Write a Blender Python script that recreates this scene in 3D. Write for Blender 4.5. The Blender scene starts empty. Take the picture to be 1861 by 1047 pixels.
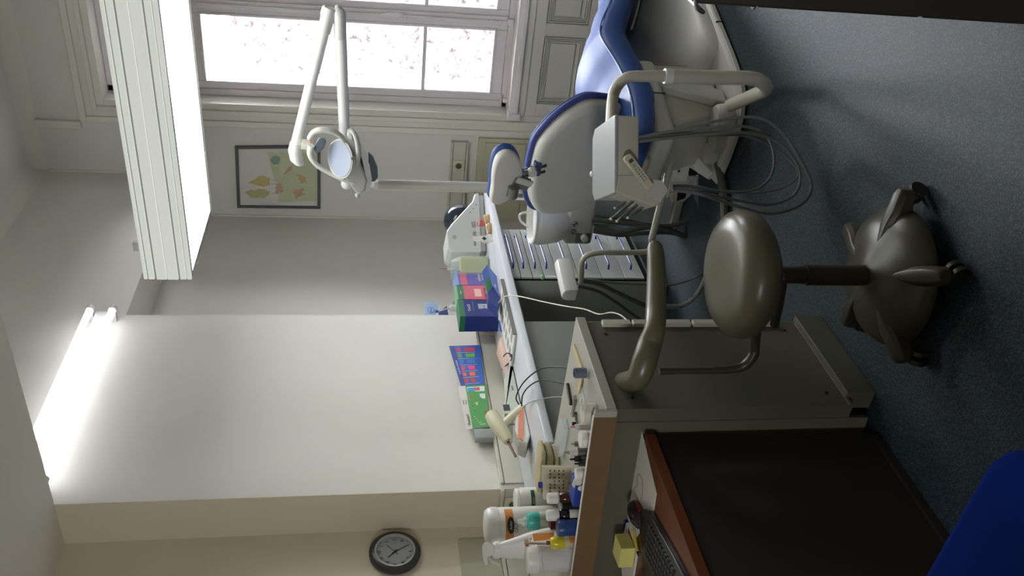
import bpy, bmesh, math, random
from mathutils import Vector as V, Matrix as Mx
random.seed(7)
PI = math.pi
sc = bpy.context.scene
COL = sc.collection

# ------------------------------------------------------------------ camera
CAM_H = 1.6
F_PX = 1582.0                      # focal length in pixels of the 1861 px wide frame
zd = V((-49.5, 9169.5, 1582.)).normalized()          # world down seen from the camera (right, down, forward)
ya = V((1093.5, -267.5, 1582.)); ya = (ya - zd * ya.dot(zd)).normalized()
xa = ya.cross(-zd)
Rw = V((xa[0], ya[0], -zd[0])); Dw = V((xa[1], ya[1], -zd[1])); Fw = V((xa[2], ya[2], -zd[2]))
C0 = V((0, 0, CAM_H))
cam = bpy.data.cameras.new('camera'); camo = bpy.data.objects.new('camera', cam); COL.objects.link(camo)
m = Mx.Identity(4)
for i in range(3):
    m[i][0] = Dw[i]; m[i][1] = Rw[i]; m[i][2] = -Fw[i]; m[i][3] = C0[i]
camo.matrix_world = m
cam.sensor_width = 36.0; cam.sensor_fit = 'HORIZONTAL'; cam.lens = F_PX * 36.0 / 1861.0
cam.clip_start = 0.05; cam.clip_end = 200
sc.camera = camo

# ------------------------------------------------------------------ world, exposure
w = bpy.data.worlds.new('overcast_sky'); sc.world = w; w.use_nodes = True
bg = w.node_tree.nodes['Background']; bg.inputs[0].default_value = (0.95, 0.97, 1.0, 1); bg.inputs[1].default_value = 18.0
sc.view_settings.view_transform = 'Standard'; sc.view_settings.look = 'None'
sc.view_settings.gamma = 1; sc.view_settings.use_curve_mapping = False
sc.view_settings.exposure = 1.15
TUBE_POWER = 2.4
PANEL_POWER = 3.0
# window opening portal: guides the sky's own light, adds none
pl = bpy.data.lights.new('window_portal', 'AREA'); pl.shape = 'RECTANGLE'; pl.size = 1.3; pl.size_y = 2.6
pl.cycles.is_portal = True
plo = bpy.data.objects.new('window_portal', pl); COL.objects.link(plo); plo.location = (-1.743, 5.93, 1.95)
plo.rotation_euler = (-PI / 2, 0, 0)
plb = bpy.data.lights.new('window_portal', 'AREA'); plb.shape = 'RECTANGLE'; plb.size = .7; plb.size_y = .65; plb.cycles.is_portal = True
plbo = bpy.data.objects.new('window_portal', plb); COL.objects.link(plbo); plbo.location = (-1.0, -1.72, 1.825); plbo.rotation_euler = (PI / 2, 0, 0)  # portal of the added window in the back wall
plo2 = bpy.data.objects.new('window_portal', pl); COL.objects.link(plo2); plo2.location = (.40, 5.93, 1.95); plo2.rotation_euler = (-PI / 2, 0, 0)

# ------------------------------------------------------------------ measuring helpers (pixel of the photograph -> point in the room)
def ray(px, py):
    return Rw * ((1047 - py) - 523.5) + Dw * (px - 930.5) + Fw * F_PX
def P(px, py, x=None, y=None, z=None):
    d = ray(px, py)
    if x is not None: t = (x - C0.x) / d.x
    elif y is not None: t = (y - C0.y) / d.y
    else: t = (z - C0.z) / d.z
    return C0 + d * t
def PL(px, py, p0, n):
    d = ray(px, py); return C0 + d * (V(n).dot(V(p0) - C0) / V(n).dot(d))
def sRGB(r, g, b):
    f = lambda c: (c / 12.92 if c <= .04045 else ((c + .055) / 1.055) ** 2.4)
    return (f(r / 255), f(g / 255), f(b / 255), 1)

# ------------------------------------------------------------------ materials
MATS = {}
def mat(name, rgb, rough=.5, metal=0., noise=0., nscale=20., bump=0., bscale=60., trans=0., emit=0., spec=None, alpha=1., coat=0.):
    if name in MATS: return MATS[name]
    m = bpy.data.materials.new(name); m.use_nodes = True; nt = m.node_tree
    b = nt.nodes['Principled BSDF']; c = sRGB(*rgb)
    b.inputs['Base Color'].default_value = c; b.inputs['Roughness'].default_value = rough
    b.inputs['Metallic'].default_value = metal
    if spec is not None: b.inputs['Specular IOR Level'].default_value = spec
    if trans: b.inputs['Transmission Weight'].default_value = trans
    if alpha < 1: b.inputs['Alpha'].default_value = alpha
    if coat: b.inputs['Coat Weight'].default_value = coat
    if emit:
        b.inputs['Emission Color'].default_value = c; b.inputs['Emission Strength'].default_value = emit
    tc = None
    if noise or bump: tc = nt.nodes.new('ShaderNodeTexCoord')
    if noise:
        n = nt.nodes.new('ShaderNodeTexNoise'); n.inputs['Scale'].default_value = nscale; n.inputs['Detail'].default_value = 5
        nt.links.new(tc.outputs['Object'], n.inputs['Vector'])
        mx = nt.nodes.new('ShaderNodeMix'); mx.data_type = 'RGBA'
        mx.inputs[6].default_value = tuple(min(1, k * (1 - noise)) for k in c[:3]) + (1,)
        mx.inputs[7].default_value = tuple(min(1, k * (1 + noise)) for k in c[:3]) + (1,)
        nt.links.new(n.outputs['Fac'], mx.inputs[0]); nt.links.new(mx.outputs[2], b.inputs['Base Color'])
    if bump:
        n2 = nt.nodes.new('ShaderNodeTexNoise'); n2.inputs['Scale'].default_value = bscale; n2.inputs['Detail'].default_value = 3
        nt.links.new(tc.outputs['Object'], n2.inputs['Vector'])
        bp = nt.nodes.new('ShaderNodeBump'); bp.inputs['Strength'].default_value = bump; bp.inputs['Distance'].default_value = .002
        nt.links.new(n2.outputs['Fac'], bp.inputs['Height']); nt.links.new(bp.outputs[0], b.inputs['Normal'])
    MATS[name] = m; return m

wallm = mat('wall_paint', (216, 215, 207), .85, noise=.03, nscale=2.5, bump=.35, bscale=260)
wallwarm = mat('wall_paint_warm', (214, 204, 182), .85, noise=.03, nscale=2.5, bump=.35, bscale=260)
ceilm = mat('ceiling_paint', (222, 221, 210), .9, noise=.03, nscale=3)
trimm = mat('gloss_trim_paint', (220, 218, 206), .45, noise=.03, nscale=4, bump=.15, bscale=60)
winm = mat('window_paint', (228, 222, 224), .4, noise=.02, nscale=9, bump=.12, bscale=90)
cupm = mat('cupboard_paint', (190, 186, 160), .5, noise=.05, nscale=5)
trunkm = mat('trunking_plastic', (198, 196, 182), .45)
whitep = mat('white_plastic', (206, 206, 202), .35)
whiteg = mat('white_gloss', (216, 216, 214), .18)
offw = mat('offwhite_plastic', (188, 186, 172), .35)
creamp = mat('cream_plastic', (206, 202, 172), .4)
greyp = mat('grey_plastic', (150, 152, 146), .4)
unitg = mat('unit_grey', (190, 190, 184), .36)
shellg = mat('shell_grey', (212, 211, 206), .5, noise=.02, nscale=30, bump=.1, bscale=300)
topg = mat('delivery_top', (150, 156, 156), .3)
blueu = mat('blue_upholstery', (58, 90, 160), .5, noise=.04, nscale=8, bump=.12, bscale=140)
bluedark = mat('blue_piping', (70, 84, 150), .45)
chrome = mat('chrome', (200, 200, 200), .15, 1.)
steel = mat('brushed_steel', (150, 152, 152), .35, 1.)
blackp = mat('black_plastic', (16, 16, 18), .55)
darkp = mat('dark_gap', (10, 10, 10), .8)
hoseg = mat('grey_hose', (112, 114, 114), .5)
hosed = mat('dark_hose', (86, 88, 84), .5)
taupe = mat('taupe_vinyl', (92, 87, 68), .33, noise=.04, nscale=6, bump=.08, bscale=200)
taupep = mat('taupe_plastic', (62, 58, 43), .35, noise=.03, nscale=6)
taupedk = mat('taupe_column', (58, 54, 44), .5)
lamin = mat('beige_laminate', (90, 89, 74), .5, noise=.02, nscale=40)
laminw = mat('white_laminate', (170, 168, 156), .4)
laming = mat('grey_laminate', (108, 110, 102), .5)
drawm = mat('drawer_front', (188, 192, 188), .42)
handb = mat('blue_handle', (38, 42, 130), .35)
counterm = mat('counter_laminate', (200, 204, 210), .3)
woodm = mat('beech_edge', (112, 88, 58), .5, noise=.12, nscale=30)
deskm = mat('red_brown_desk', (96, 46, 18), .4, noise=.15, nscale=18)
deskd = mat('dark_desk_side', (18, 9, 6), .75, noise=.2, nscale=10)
paper = mat('paper_white', (214, 212, 204), .7)
blueoff = mat('blue_office_fabric', (4, 28, 92), .95, bump=.3, bscale=400, spec=.05)
cabdk = mat('dark_cabinet', (34, 31, 27), .5)
yellowp = mat('yellow_paper', (214, 206, 120), .8)
glassm = mat('clear_plastic', (225, 232, 232), .12, alpha=.35)
domem = mat('smoked_dome', (44, 52, 66), .12, coat=.4)
redp = mat('red_plastic', (176, 40, 40), .4)
tubem = mat('lit_tube', (250, 250, 255), .4, emit=TUBE_POWER)
diffm = mat('lit_diffuser', (252, 255, 248), .4, emit=PANEL_POWER)

def floor_material():
    m = bpy.data.materials.new('speckled_vinyl'); m.use_nodes = True; nt = m.node_tree; b = nt.nodes['Principled BSDF']
    tc = nt.nodes.new('ShaderNodeTexCoord')
    v = nt.nodes.new('ShaderNodeTexVoronoi'); v.inputs['Scale'].default_value = 260
    n = nt.nodes.new('ShaderNodeTexNoise'); n.inputs['Scale'].default_value = 3; n.inputs['Detail'].default_value = 4
    r = nt.nodes.new('ShaderNodeValToRGB'); e = r.color_ramp.elements
    e[0].position = .1; e[0].color = sRGB(12, 19, 25); e[1].position = .9; e[1].color = sRGB(58, 76, 82)
    for p, c in ((.35, (20, 38, 48)), (.6, (24, 42, 51))):
        x = e.new(p); x.color = sRGB(*c)
    sep = nt.nodes.new('ShaderNodeSeparateColor')
    mx = nt.nodes.new('ShaderNodeMix'); mx.data_type = 'RGBA'; mx.blend_type = 'MULTIPLY'; mx.inputs[0].default_value = .25
    nt.links.new(tc.outputs['Object'], v.inputs['Vector']); nt.links.new(tc.outputs['Object'], n.inputs['Vector'])
    nt.links.new(v.outputs['Color'], sep.inputs[0]); nt.links.new(sep.outputs[0], r.inputs[0])
    nt.links.new(r.outputs[0], mx.inputs[6]); nt.links.new(n.outputs['Fac'], mx.inputs[7])
    nt.links.new(mx.outputs[2], b.inputs['Base Color']); b.inputs['Roughness'].default_value = .6
    return m
def rough_wall_material():
    m = bpy.data.materials.new('weathered_render'); m.use_nodes = True; nt = m.node_tree; b = nt.nodes['Principled BSDF']
    tc = nt.nodes.new('ShaderNodeTexCoord')
    n = nt.nodes.new('ShaderNodeTexNoise'); n.inputs['Scale'].default_value = 14; n.inputs['Detail'].default_value = 12; n.inputs['Roughness'].default_value = .8
    n2 = nt.nodes.new('ShaderNodeTexNoise'); n2.inputs['Scale'].default_value = 1.1; n2.inputs['Detail'].default_value = 3
    r = nt.nodes.new('ShaderNodeValToRGB'); e = r.color_ramp.elements
    e[0].position = .40; e[0].color = sRGB(24, 18, 18); e[1].position = .49; e[1].color = sRGB(80, 74, 74)
    r2 = nt.nodes.new('ShaderNodeValToRGB'); e = r2.color_ramp.elements
    e[0].position = .4; e[0].color = sRGB(228, 218, 218); e[1].position = .6; e[1].color = sRGB(238, 232, 234)
    mx = nt.nodes.new('ShaderNodeMix'); mx.data_type = 'RGBA'; mx.blend_type = 'MULTIPLY'; mx.inputs[0].default_value = 1
    for a in (n, n2): nt.links.new(tc.outputs['Object'], a.inputs['Vector'])
    nt.links.new(n.outputs['Fac'], r.inputs[0]); nt.links.new(n2.outputs['Fac'], r2.inputs[0])
    nt.links.new(r.outputs[0], mx.inputs[6]); nt.links.new(r2.outputs[0], mx.inputs[7]); nt.links.new(mx.outputs[2], b.inputs['Base Color'])
    b.inputs['Roughness'].default_value = .95
    return m

# ------------------------------------------------------------------ mesh builder
ROOTM = {}
def crom(pts, n=6, closed=False):
    pts = [V(p) for p in pts]
    if len(pts) < 3: return pts
    out = []; k = len(pts)
    rng = range(k if closed else k - 1)
    for i in rng:
        g = (lambda j: pts[j % k]) if closed else (lambda j: pts[max(0, min(k - 1, j))])
        p0, p1, p2, p3 = g(i - 1), g(i), g(i + 1), g(i + 2)
        for s in range(n):
            t = s / n
            out.append(.5 * ((2 * p1) + (p2 - p0) * t + (2 * p0 - 5 * p1 + 4 * p2 - p3) * t * t + (3 * p1 - p0 - 3 * p2 + p3) * t ** 3))
    if not closed: out.append(pts[-1])
    return out
class MB:
    def __init__(s, *mats): s.v = []; s.f = []; s.m = []; s.mats = list(mats); s.mi = 0
    def use(s, m):
        if m not in s.mats: s.mats.append(m)
        s.mi = s.mats.index(m); return s
    def add(s, vs, fs):
        o = len(s.v); s.v += [V(p) for p in vs]
        for f in fs: s.f.append([o + i for i in f]); s.m.append(s.mi)
        return s
    def bx(s, x0, x1, y0, y1, z0, z1, rz=0, c=None):
        vs = [V((x, y, z)) for x in (x0, x1) for y in (y0, y1) for z in (z0, z1)]
        if rz:
            c = V(c) if c else V(((x0 + x1) / 2, (y0 + y1) / 2, 0)); R = Mx.Rotation(rz, 3, 'Z')
            vs = [R @ (p - c) + c for p in vs]
        return s.add(vs, [(0, 1, 3, 2), (4, 6, 7, 5), (0, 4, 5, 1), (2, 3, 7, 6), (0, 2, 6, 4), (1, 5, 7, 3)])
    def box(s, c, d, R=None):
        vs = []
        for x in (-.5, .5):
            for y in (-.5, .5):
                for z in (-.5, .5):
                    p = V((x * d[0], y * d[1], z * d[2]))
                    if R: p = R @ p
                    vs.append(V(c) + p)
        return s.add(vs, [(0, 1, 3, 2), (4, 6, 7, 5), (0, 4, 5, 1), (2, 3, 7, 6), (0, 2, 6, 4), (1, 5, 7, 3)])
    def loft(s, rings, cap=True, close=True):
        n = len(rings[0]); vs = [p for r in rings for p in r]; fs = []
        for i in range(len(rings) - 1):
            for j in range(n if close else n - 1):
                k = (j + 1) % n
                fs.append((i * n + j, i * n + k, (i + 1) * n + k, (i + 1) * n + j))
        if cap:
            fs.append(tuple(range(n))[::-1]); fs.append(tuple((len(rings) - 1) * n + j for j in range(n)))
        return s.add(vs, fs)
    def lathe(s, prof, c=(0, 0, 0), n=28, ax=(0, 0, 1), sx=1., sy=1.):
        q = V((0, 0, 1)).rotation_difference(V(ax).normalized()); c = V(c); rings = []
        for r, z in prof:
            rings.append([c + q @ V((sx * max(r, 1e-4) * math.cos(2 * PI * j / n), sy * max(r, 1e-4) * math.sin(2 * PI * j / n), z)) for j in range(n)])
        return s.loft(rings)
    def ring(s, prof, c=(0, 0, 0), n=28, ax=(0, 0, 1)):
        q = V((0, 0, 1)).rotation_difference(V(ax).normalized()); c = V(c)
        return s.loft([[c + q @ V((r * math.cos(2 * PI * j / n), r * math.sin(2 * PI * j / n), z)) for j in range(n)] for r, z in list(prof) + [prof[0]]], cap=False)
    def cyl(s, p0, p1, r0, r1=None, n=20):
        p0 = V(p0); p1 = V(p1); r1 = r0 if r1 is None else r1
        return s.lathe([(r0, 0), (r1, (p1 - p0).length)], p0, n, p1 - p0)
    def tube(s, pts, r, n=10, k=6, smooth=True, sx=1.):
        p = crom(pts, k) if smooth else [V(a) for a in pts]
        L = len(p); rr = r if isinstance(r, (list, tuple)) else [r]
        t0 = (p[1] - p[0]).normalized(); u = t0.orthogonal().normalized(); rings = []
        for i in range(L):
            t = (p[min(i + 1, L - 1)] - p[max(i - 1, 0)]).normalized()
            u = (u - t * u.dot(t)).normalized(); w_ = t.cross(u)
            f = i / (L - 1) * (len(rr) - 1); a = int(min(f, len(rr) - 1)); b = min(a + 1, len(rr) - 1); R = rr[a] + (rr[b] - rr[a]) * (f - a)
            rings.append([p[i] + u * R * math.cos(2 * PI * j / n) + w_ * R * sx * math.sin(2 * PI * j / n) for j in range(n)])
        return s.loft(rings)
    def prism(s, poly, z0, z1, M=None, scale1=1.):
        M = M or Mx.Identity(4); n = len(poly)
        cx = sum(p[0] for p in poly) / n; cy = sum(p[1] for p in poly) / n
        a = [M @ V((p[0], p[1], z0)) for p in poly]; b = [M @ V((cx + (p[0] - cx) * scale1, cy + (p[1] - cy) * scale1, z1)) for p in poly]
        return s.loft([a, b])
    def pillow(s, poly, z0, z1, rnd, M=None, steps=4):
        """outline swept with rounded rims"""
        M = M or Mx.Identity(4); n = len(poly); cx = sum(p[0] for p in poly) / n; cy = sum(p[1] for p in poly) / n
        sz = max(math.hypot(p[0] - cx, p[1] - cy) for p in poly); rings = []
        for side in (0, 1):
            for i in range(steps + 1):
                a = PI / 2 * i / steps
                if side == 0: ins = rnd * (1 - math.sin(a)); z = z0 + rnd * (1 - math.cos(a))
                else: ins = rnd * (1 - math.cos(a)); z = z1 - rnd * (1 - math.sin(a))
                k = 1 - ins / sz * 1.2
                rings.append([M @ V((cx + (p[0] - cx) * k, cy + (p[1] - cy) * k, z)) for p in poly])
        return s.loft(rings)
    def ell(s, c, r, n=20, k=12):
        c = V(c); rings = []
        for i in range(k + 1):
            a = -PI / 2 + PI * i / k; q = max(math.cos(a), 1e-3)
            rings.append([c + V((r[0] * q * math.cos(2 * PI * j / n), r[1] * q * math.sin(2 * PI * j / n), r[2] * math.sin(a))) for j in range(n)])
        return s.loft(rings)
    def quad(s, *p): return s.add(p, [tuple(range(len(p)))])
    def build(s, name, m=None, parent=None, bevel=0., seg=2, sub=0, world=False, sharp=38, loc=None, solid=0., **props):
        me = bpy.data.meshes.new(name)
        vs = s.v
        if world and parent is not None: I = root_matrix(parent).inverted(); vs = [I @ p for p in vs]
        if parent is None and loc is not None: loc = V(loc); vs = [p - loc for p in vs]
        me.from_pydata([tuple(p) for p in vs], [], s.f)
        ms = s.mats if s.mats else [m]
        for x in ms: me.materials.append(x)
        if len(ms) > 1: me.polygons.foreach_set('material_index', s.m)
        bm = bmesh.new(); bm.from_mesh(me); bmesh.ops.recalc_face_normals(bm, faces=bm.faces)
        for f in bm.faces: f.smooth = True
        th = math.radians(sharp)
        for e in bm.edges:
            if len(e.link_faces) != 2 or e.calc_face_angle(0) > th: e.smooth = False
        bm.to_mesh(me); bm.free()
        o = bpy.data.objects.new(name, me); COL.objects.link(o)
        if parent is not None: o.parent = parent
        elif loc is not None: o.location = loc
        if solid:
            md = o.modifiers.new('solid', 'SOLIDIFY'); md.thickness = solid; md.offset = 0
        if bevel:
            md = o.modifiers.new('bevel', 'BEVEL'); md.width = bevel; md.segments = seg; md.limit_method = 'ANGLE'; md.angle_limit = math.radians(35)
            md.harden_normals = True
        if sub:
            md = o.modifiers.new('sub', 'SUBSURF'); md.levels = sub; md.render_levels = sub
        for k, v_ in props.items(): o[k] = v_
        return o
def root_matrix(o):
    M = Mx.Identity(4)
    while o is not None:
        M = Mx.Translation(o.location) @ o.rotation_euler.to_matrix().to_4x4() @ M; o = o.parent
    return M
def T(name, label, cat, loc=(0, 0, 0), rz=0, group=None):
    o = bpy.data.objects.new(name, None); COL.objects.link(o); o.empty_display_size = .05
    o.location = loc; o.rotation_euler = (0, 0, rz); o['label'] = label; o['category'] = cat
    if group: o['group'] = group
    return o
def S(mb, name, m=None, parent=None, **k):
    o = mb.build(name, m, parent, **k)
    if parent is None: o['kind'] = 'structure'
    return o
def ST(name):
    o = bpy.data.objects.new(name, None); COL.objects.link(o); o['kind'] = 'structure'; return o
class Plane:
    def __init__(s, o, ex, ey): s.o = V(o); s.ex = V(ex).normalized(); s.ey = V(ey).normalized(); s.n = s.ex.cross(s.ey)
    def p(s, a, b, c=0.): return s.o + s.ex * a + s.ey * b + s.n * c
    def M(s):
        M = Mx.Identity(4)
        for i in range(3): M[i][0] = s.ex[i]; M[i][1] = s.ey[i]; M[i][2] = s.n[i]; M[i][3] = s.o[i]
        return M
def rect(mb, pl, a0, b0, a1, b1, m, off=.0004):
    mb.use(m); mb.quad(pl.p(a0, b0, off), pl.p(a1, b0, off), pl.p(a1, b1, off), pl.p(a0, b1, off))
def disc(mb, pl, a, b, r, m, off=.0006, n=16, ry=None):
    mb.use(m); ry = ry or r
    mb.quad(*[pl.p(a + r * math.cos(2 * PI * i / n), b + ry * math.sin(2 * PI * i / n), off) for i in range(n)])
def text(st, pl, a, b, size, m, parent, name='lettering', off=.001, align='CENTER', sx=1., world=True, ital=0):
    cu = bpy.data.curves.new('t', 'FONT'); cu.body = st; cu.size = size; cu.align_x = align; cu.align_y = 'CENTER'; cu.extrude = .0002; cu.shear = ital
    ob = bpy.data.objects.new('t', cu); COL.objects.link(ob)
    dg = bpy.context.evaluated_depsgraph_get(); dg.update()
    me = bpy.data.meshes.new_from_object(ob.evaluated_get(dg))
    bpy.data.objects.remove(ob); bpy.data.curves.remove(cu)
    M = pl.M() @ Mx.Translation((a, b, off)) @ Mx.Diagonal((sx, 1, 1, 1))
    if world: M = root_matrix(parent).inverted() @ M
    me.transform(M); me.materials.clear(); me.materials.append(m); me.name = name
    o = bpy.data.objects.new(name, me); COL.objects.link(o); o.parent = parent
    return o
def copy_tree(o, parent=None):
    c = o.copy(); COL.objects.link(c); c.parent = parent
    for ch in o.children: copy_tree(ch, c)
    return c
def arc(cx, cy, r, a0, a1, n=8): return [(cx + r * math.cos(math.radians(a0 + (a1 - a0) * i / n)), cy + r * math.sin(math.radians(a0 + (a1 - a0) * i / n))) for i in range(n + 1)]
def rrect(x0, y0, x1, y1, r, n=4):
    return arc(x1 - r, y0 + r, r, -90, 0, n) + arc(x1 - r, y1 - r, r, 0, 90, n) + arc(x0 + r, y1 - r, r, 90, 180, n) + arc(x0 + r, y0 + r, r, 180, 270, n)

# ================================================================== THE SETTING
XW = -2.88; XA = -3.20; XN = -3.12; YF = 5.60; YS = 2.65; YJ = 3.96; ZC = 3.76; ZS = 2.83; XR = 1.6; YB = -1.6
S(MB().bx(XA - .2, XR, YB, YF + .2, -.1, 0), 'floor', floor_material())
S(MB().bx(XA - .2, XR, YS, YF + .2, ZC, ZC + .1).bx(XA - .2, XR, YS - .1, YS, ZS, ZC).bx(XA - .2, XR, YB, YS - .1, ZS, ZS + .1), 'ceiling', ceilm)
# left wall: the near stretch, the projecting stretch, the alcove and the wall above the alcove
wl = MB()
wl.bx(XA - .2, XN, YB, YS, 0, ZS)
wl.loft([[V((xx, a, b)) for a, b in ((YS, 0), (YJ, 0), (YJ, ZS), (YF, ZS), (YF, ZC), (YS, ZC))] for xx in (XA - .2, XW)])
wl.bx(XA - .2, XA, YJ, YF, 0, ZS)
S(wl, 'wall_left', wallm)
S(MB().bx(XN - .001, XW - .0005, YS - .003, YS, 0, ZS).bx(XN, XN + .002, YB, YS - .003, 0, ZS), 'wall_near_left', wallwarm)
# far wall with window opening
WX0, WX1, WZ0, WZ1 = -2.35, -1.14, .60, 3.24
wf = MB()
VX0, VX1 = .05, .75
wf.bx(XA - .2, WX0, YF, YF + .2, 0, ZC).bx(WX1, VX0, YF, YF + .2, 0, ZC).bx(VX1, XR, YF, YF + .2, 0, ZC)
for a_, b_ in ((WX0, WX1), (VX0, VX1)): wf.bx(a_, b_, YF, YF + .2, 0, WZ0).bx(a_, b_, YF, YF + .2, WZ1, ZC)
S(wf, 'wall_far', wallm)
S(MB().bx(XR, XR + .1, YB, YF + .2, 0, ZC), 'wall_right', wallwarm)
BX0, BX1, BZ0, BZ1 = -1.35, -.65, 1.5, 2.15
S(MB().bx(XA - .2, BX0, YB - .1, YB, 0, ZC).bx(BX1, XR + .1, YB - .1, YB, 0, ZC).bx(BX0, BX1, YB - .1, YB, 0, BZ0).bx(BX0, BX1, YB - .1, YB, BZ1, ZC), 'wall_back', wallwarm)
# cove mouldings where wall and ceiling meet
cv = MB()
def cove(mb, a, b, inward, z, r=.09):
    a = V(a); b = V(b); n = V(inward); r1 = []; r2 = []
    for i in range(7):
        t = PI / 2 * i / 6; off = n * (r - r * math.sin(t)) ; dz = -(r - r * math.cos(t))
        r1.append(a + off + V((0, 0, z + dz))); r2.append(b + off + V((0, 0, z + dz)))
    r1.append(a + V((0, 0, z))); r2.append(b + V((0, 0, z)))
    mb.loft([r1, r2])
cove(cv, (XW, YS, 0), (XW, YF, 0), (1, 0, 0), ZC)
cove(cv, (XW, YF, 0), (XR, YF, 0), (0, -1, 0), ZC)
S(cv, 'trim_1', ceilm)
# thin pale bead down the room corner above and in the alcove
S(MB().bx(XW, XW + .012, YF - .012, YF, ZS, ZC - .1).bx(XA, XA + .012, YF - .012, YF, 0, ZS), 'trim_2', trimm)

# ---- window casing
cas = MB(); yc = YF - .03
def casing(mb, x0, x1, z0, z1, side):
    steps = ((0, .045, .022), (.045, .075, .036), (.075, .12, .018), (.12, .16, .028))
    for a, b, t in steps:
        if side == 'L': mb.bx(x1 - b, x1 - a, YF - t, YF, z0, z1 + a)
        if side == 'R': mb.bx(x0 + a, x0 + b, YF - t, YF, z0, z1 + a)
        if side == 'T': mb.bx(x0 - b, x1 + b, YF - t, YF, z1 + a, z1 + b)
casing(cas, WX0, WX0, 0, WZ1, 'L'); casing(cas, WX1, WX1, 0, WZ1, 'R'); casing(cas, WX0, WX1, 0, WZ1, 'T')
S(cas, 'trim_3', trimm, bevel=.004)
S(MB().bx(-2.56, -2.51, YF - .03, YF, 3.40, 3.68), 'trim_4', trimm, bevel=.003)
# ---- window board, nosing and the panelled apron below
win = ST('window_1')
MB().bx(WX0 + .001, WX1 - .001, YF - .03, YF + .135, WZ0 - .03, WZ0 + .010).bx(WX0 - .02, WX1 + .02, YF - .055, YF, WZ0 - .05, WZ0 - .02).build('window_sill', winm, win, bevel=.006)
MB().bx(WX0 - .02, WX0 + .03, YF - .075, YF + .02, WZ0 - .07, WZ0 + .02).bx(WX1 - .03, WX1 + .02, YF - .075, YF + .02, WZ0 - .07, WZ0 + .02).build('sill_end', winm, win, bevel=.008)
ap = MB()
y0 = YF - .02
ap.bx(WX0, WX1, y0, YF, .42, .55)
ap.bx(WX0, WX1, y0 - .012, YF, .50, .55)
for a, b in ((WX0, WX0 + .09), (-1.785, -1.70), (WX1 - .09, WX1)): ap.bx(a, b, y0, YF, .135, .42)
ap.bx(WX0, WX1, y0, YF, .06, .135)
for a, b in ((WX0 + .09, -1.785), (-1.70, WX1 - .09)):
    ap.bx(a + .05, b - .05, YF - .012, YF, .20, .37)
    for k in range(3):
        o = .008 + k * .013
        ap.bx(a + o, b - o, YF - .018 + k * .003, YF, .135 + o, .142 + o)
        ap.bx(a + o, b - o, YF - .018 + k * .003, YF, .413 - o, .42 - o)
        ap.bx(a + o, a + o + .006, YF - .018 + k * .003, YF, .135 + o, .42 - o); ap.bx(b - o - .006, b - o, YF - .018 + k * .003, YF, .135 + o, .42 - o)
S(ap, 'trim_5', trimm, bevel=.002, seg=1)
bb = MB().bx(XA, WX0 - .16, YF - .02, YF, 0, .1).bx(WX0, WX1, YF - .035, YF, 0, .06).bx(WX1 + .16, XR, YF - .02, YF, 0, .1)
S(bb, 'baseboard_far', trimm, bevel=.004)
S(MB().bx(XW, XW + .015, YS, YJ, 0, .08).bx(XA, XA + .015, YJ, YF, 0, .08), 'baseboard_left', trimm, bevel=.003)
# ---- window frame, casements, bars, glass
yw = 5.72
fr = MB()
fr.bx(WX0, WX0 + .045, yw, YF + .2, WZ0, WZ1).bx(WX1 - .045, WX1, yw, YF + .2, WZ0, WZ1).bx(WX0, WX1, yw, YF + .2, WZ0, WZ0 + .045).bx(WX0, WX1, yw, YF + .2, WZ1 - .05, WZ1)
fr.bx(WX0, WX1, yw - .01, YF + .2, 2.70, 2.79)
fr.build('window_frame', winm, win, bevel=.005)
XM = (-1.817 - 1.669) / 2
def sash(x0, x1, z0, z1, bars, name, gx):
    sh = MB(); t = .07
    sh.bx(x0, x0 + gx[0], yw + .01, yw + .055, z0, z1).bx(x1 - gx[1], x1, yw + .01, yw + .055, z0, z1)
    sh.bx(x0 + gx[0], x1 - gx[1], yw + .01, yw + .055, z0, z0 + .082).bx(x0 + gx[0], x1 - gx[1], yw + .01, yw + .055, z1 - t, z1)
    s_ = sh.build(name, winm, win, bevel=.005)
    # raised glazing beads
    be = MB(); a, b, c, d = x0 + gx[0], x1 - gx[1], z0 + .082, z1 - t
    be.bx(a - .012, a + .004, yw, yw + .012, c - .012, d + .012).bx(b - .004, b + .012, yw, yw + .012, c - .012, d + .012).bx(a, b, yw, yw + .012, c - .012, c + .004).bx(a, b, yw, yw + .012, d - .004, d + .012)
    be.build('glazing_bead', winm, s_, bevel=.003)
    zs = [c] + bars + [d]
    for zb in bars: MB().bx(a, b, yw + .005, yw + .05, zb - .012, zb + .012).build('glazing_bar', winm, s_, bevel=.004)
    for i in range(len(zs) - 1): MB().bx(a, b, yw + .028, yw + .032, zs[i], zs[i + 1]).build('pane', panem, s_)
    return s_
panem = bpy.data.materials.new('window_glass'); panem.use_nodes = True
nt = panem.node_tree; nt.nodes.clear()
o_ = nt.nodes.new('ShaderNodeOutputMaterial'); tr = nt.nodes.new('ShaderNodeBsdfTransparent'); gl = nt.nodes.new('ShaderNodeBsdfGlossy'); gl.inputs['Roughness'].default_value = .02
fz = nt.nodes.new('ShaderNodeFresnel'); fz.inputs[0].default_value = 1.3; ms = nt.nodes.new('ShaderNodeMixShader')
nt.links.new(fz.outputs[0], ms.inputs[0]); nt.links.new(tr.outputs[0], ms.inputs[1]); nt.links.new(gl.outputs[0], ms.inputs[2]); nt.links.new(ms.outputs[0], o_.inputs[0])
sash(WX0 + .045, XM - .003, .648, 2.69, [1.195], 'casement', (.05, .065))
sash(XM + .003, WX1 - .045, .648, 2.69, [1.195], 'casement', (.065, .05))
sash(WX0 + .045, XM - .003, 2.80, 3.185, [], 'fanlight', (.05, .065))
sash(XM + .003, WX1 - .045, 2.80, 3.185, [], 'fanlight', (.065, .05))
cr = MB()
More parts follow.
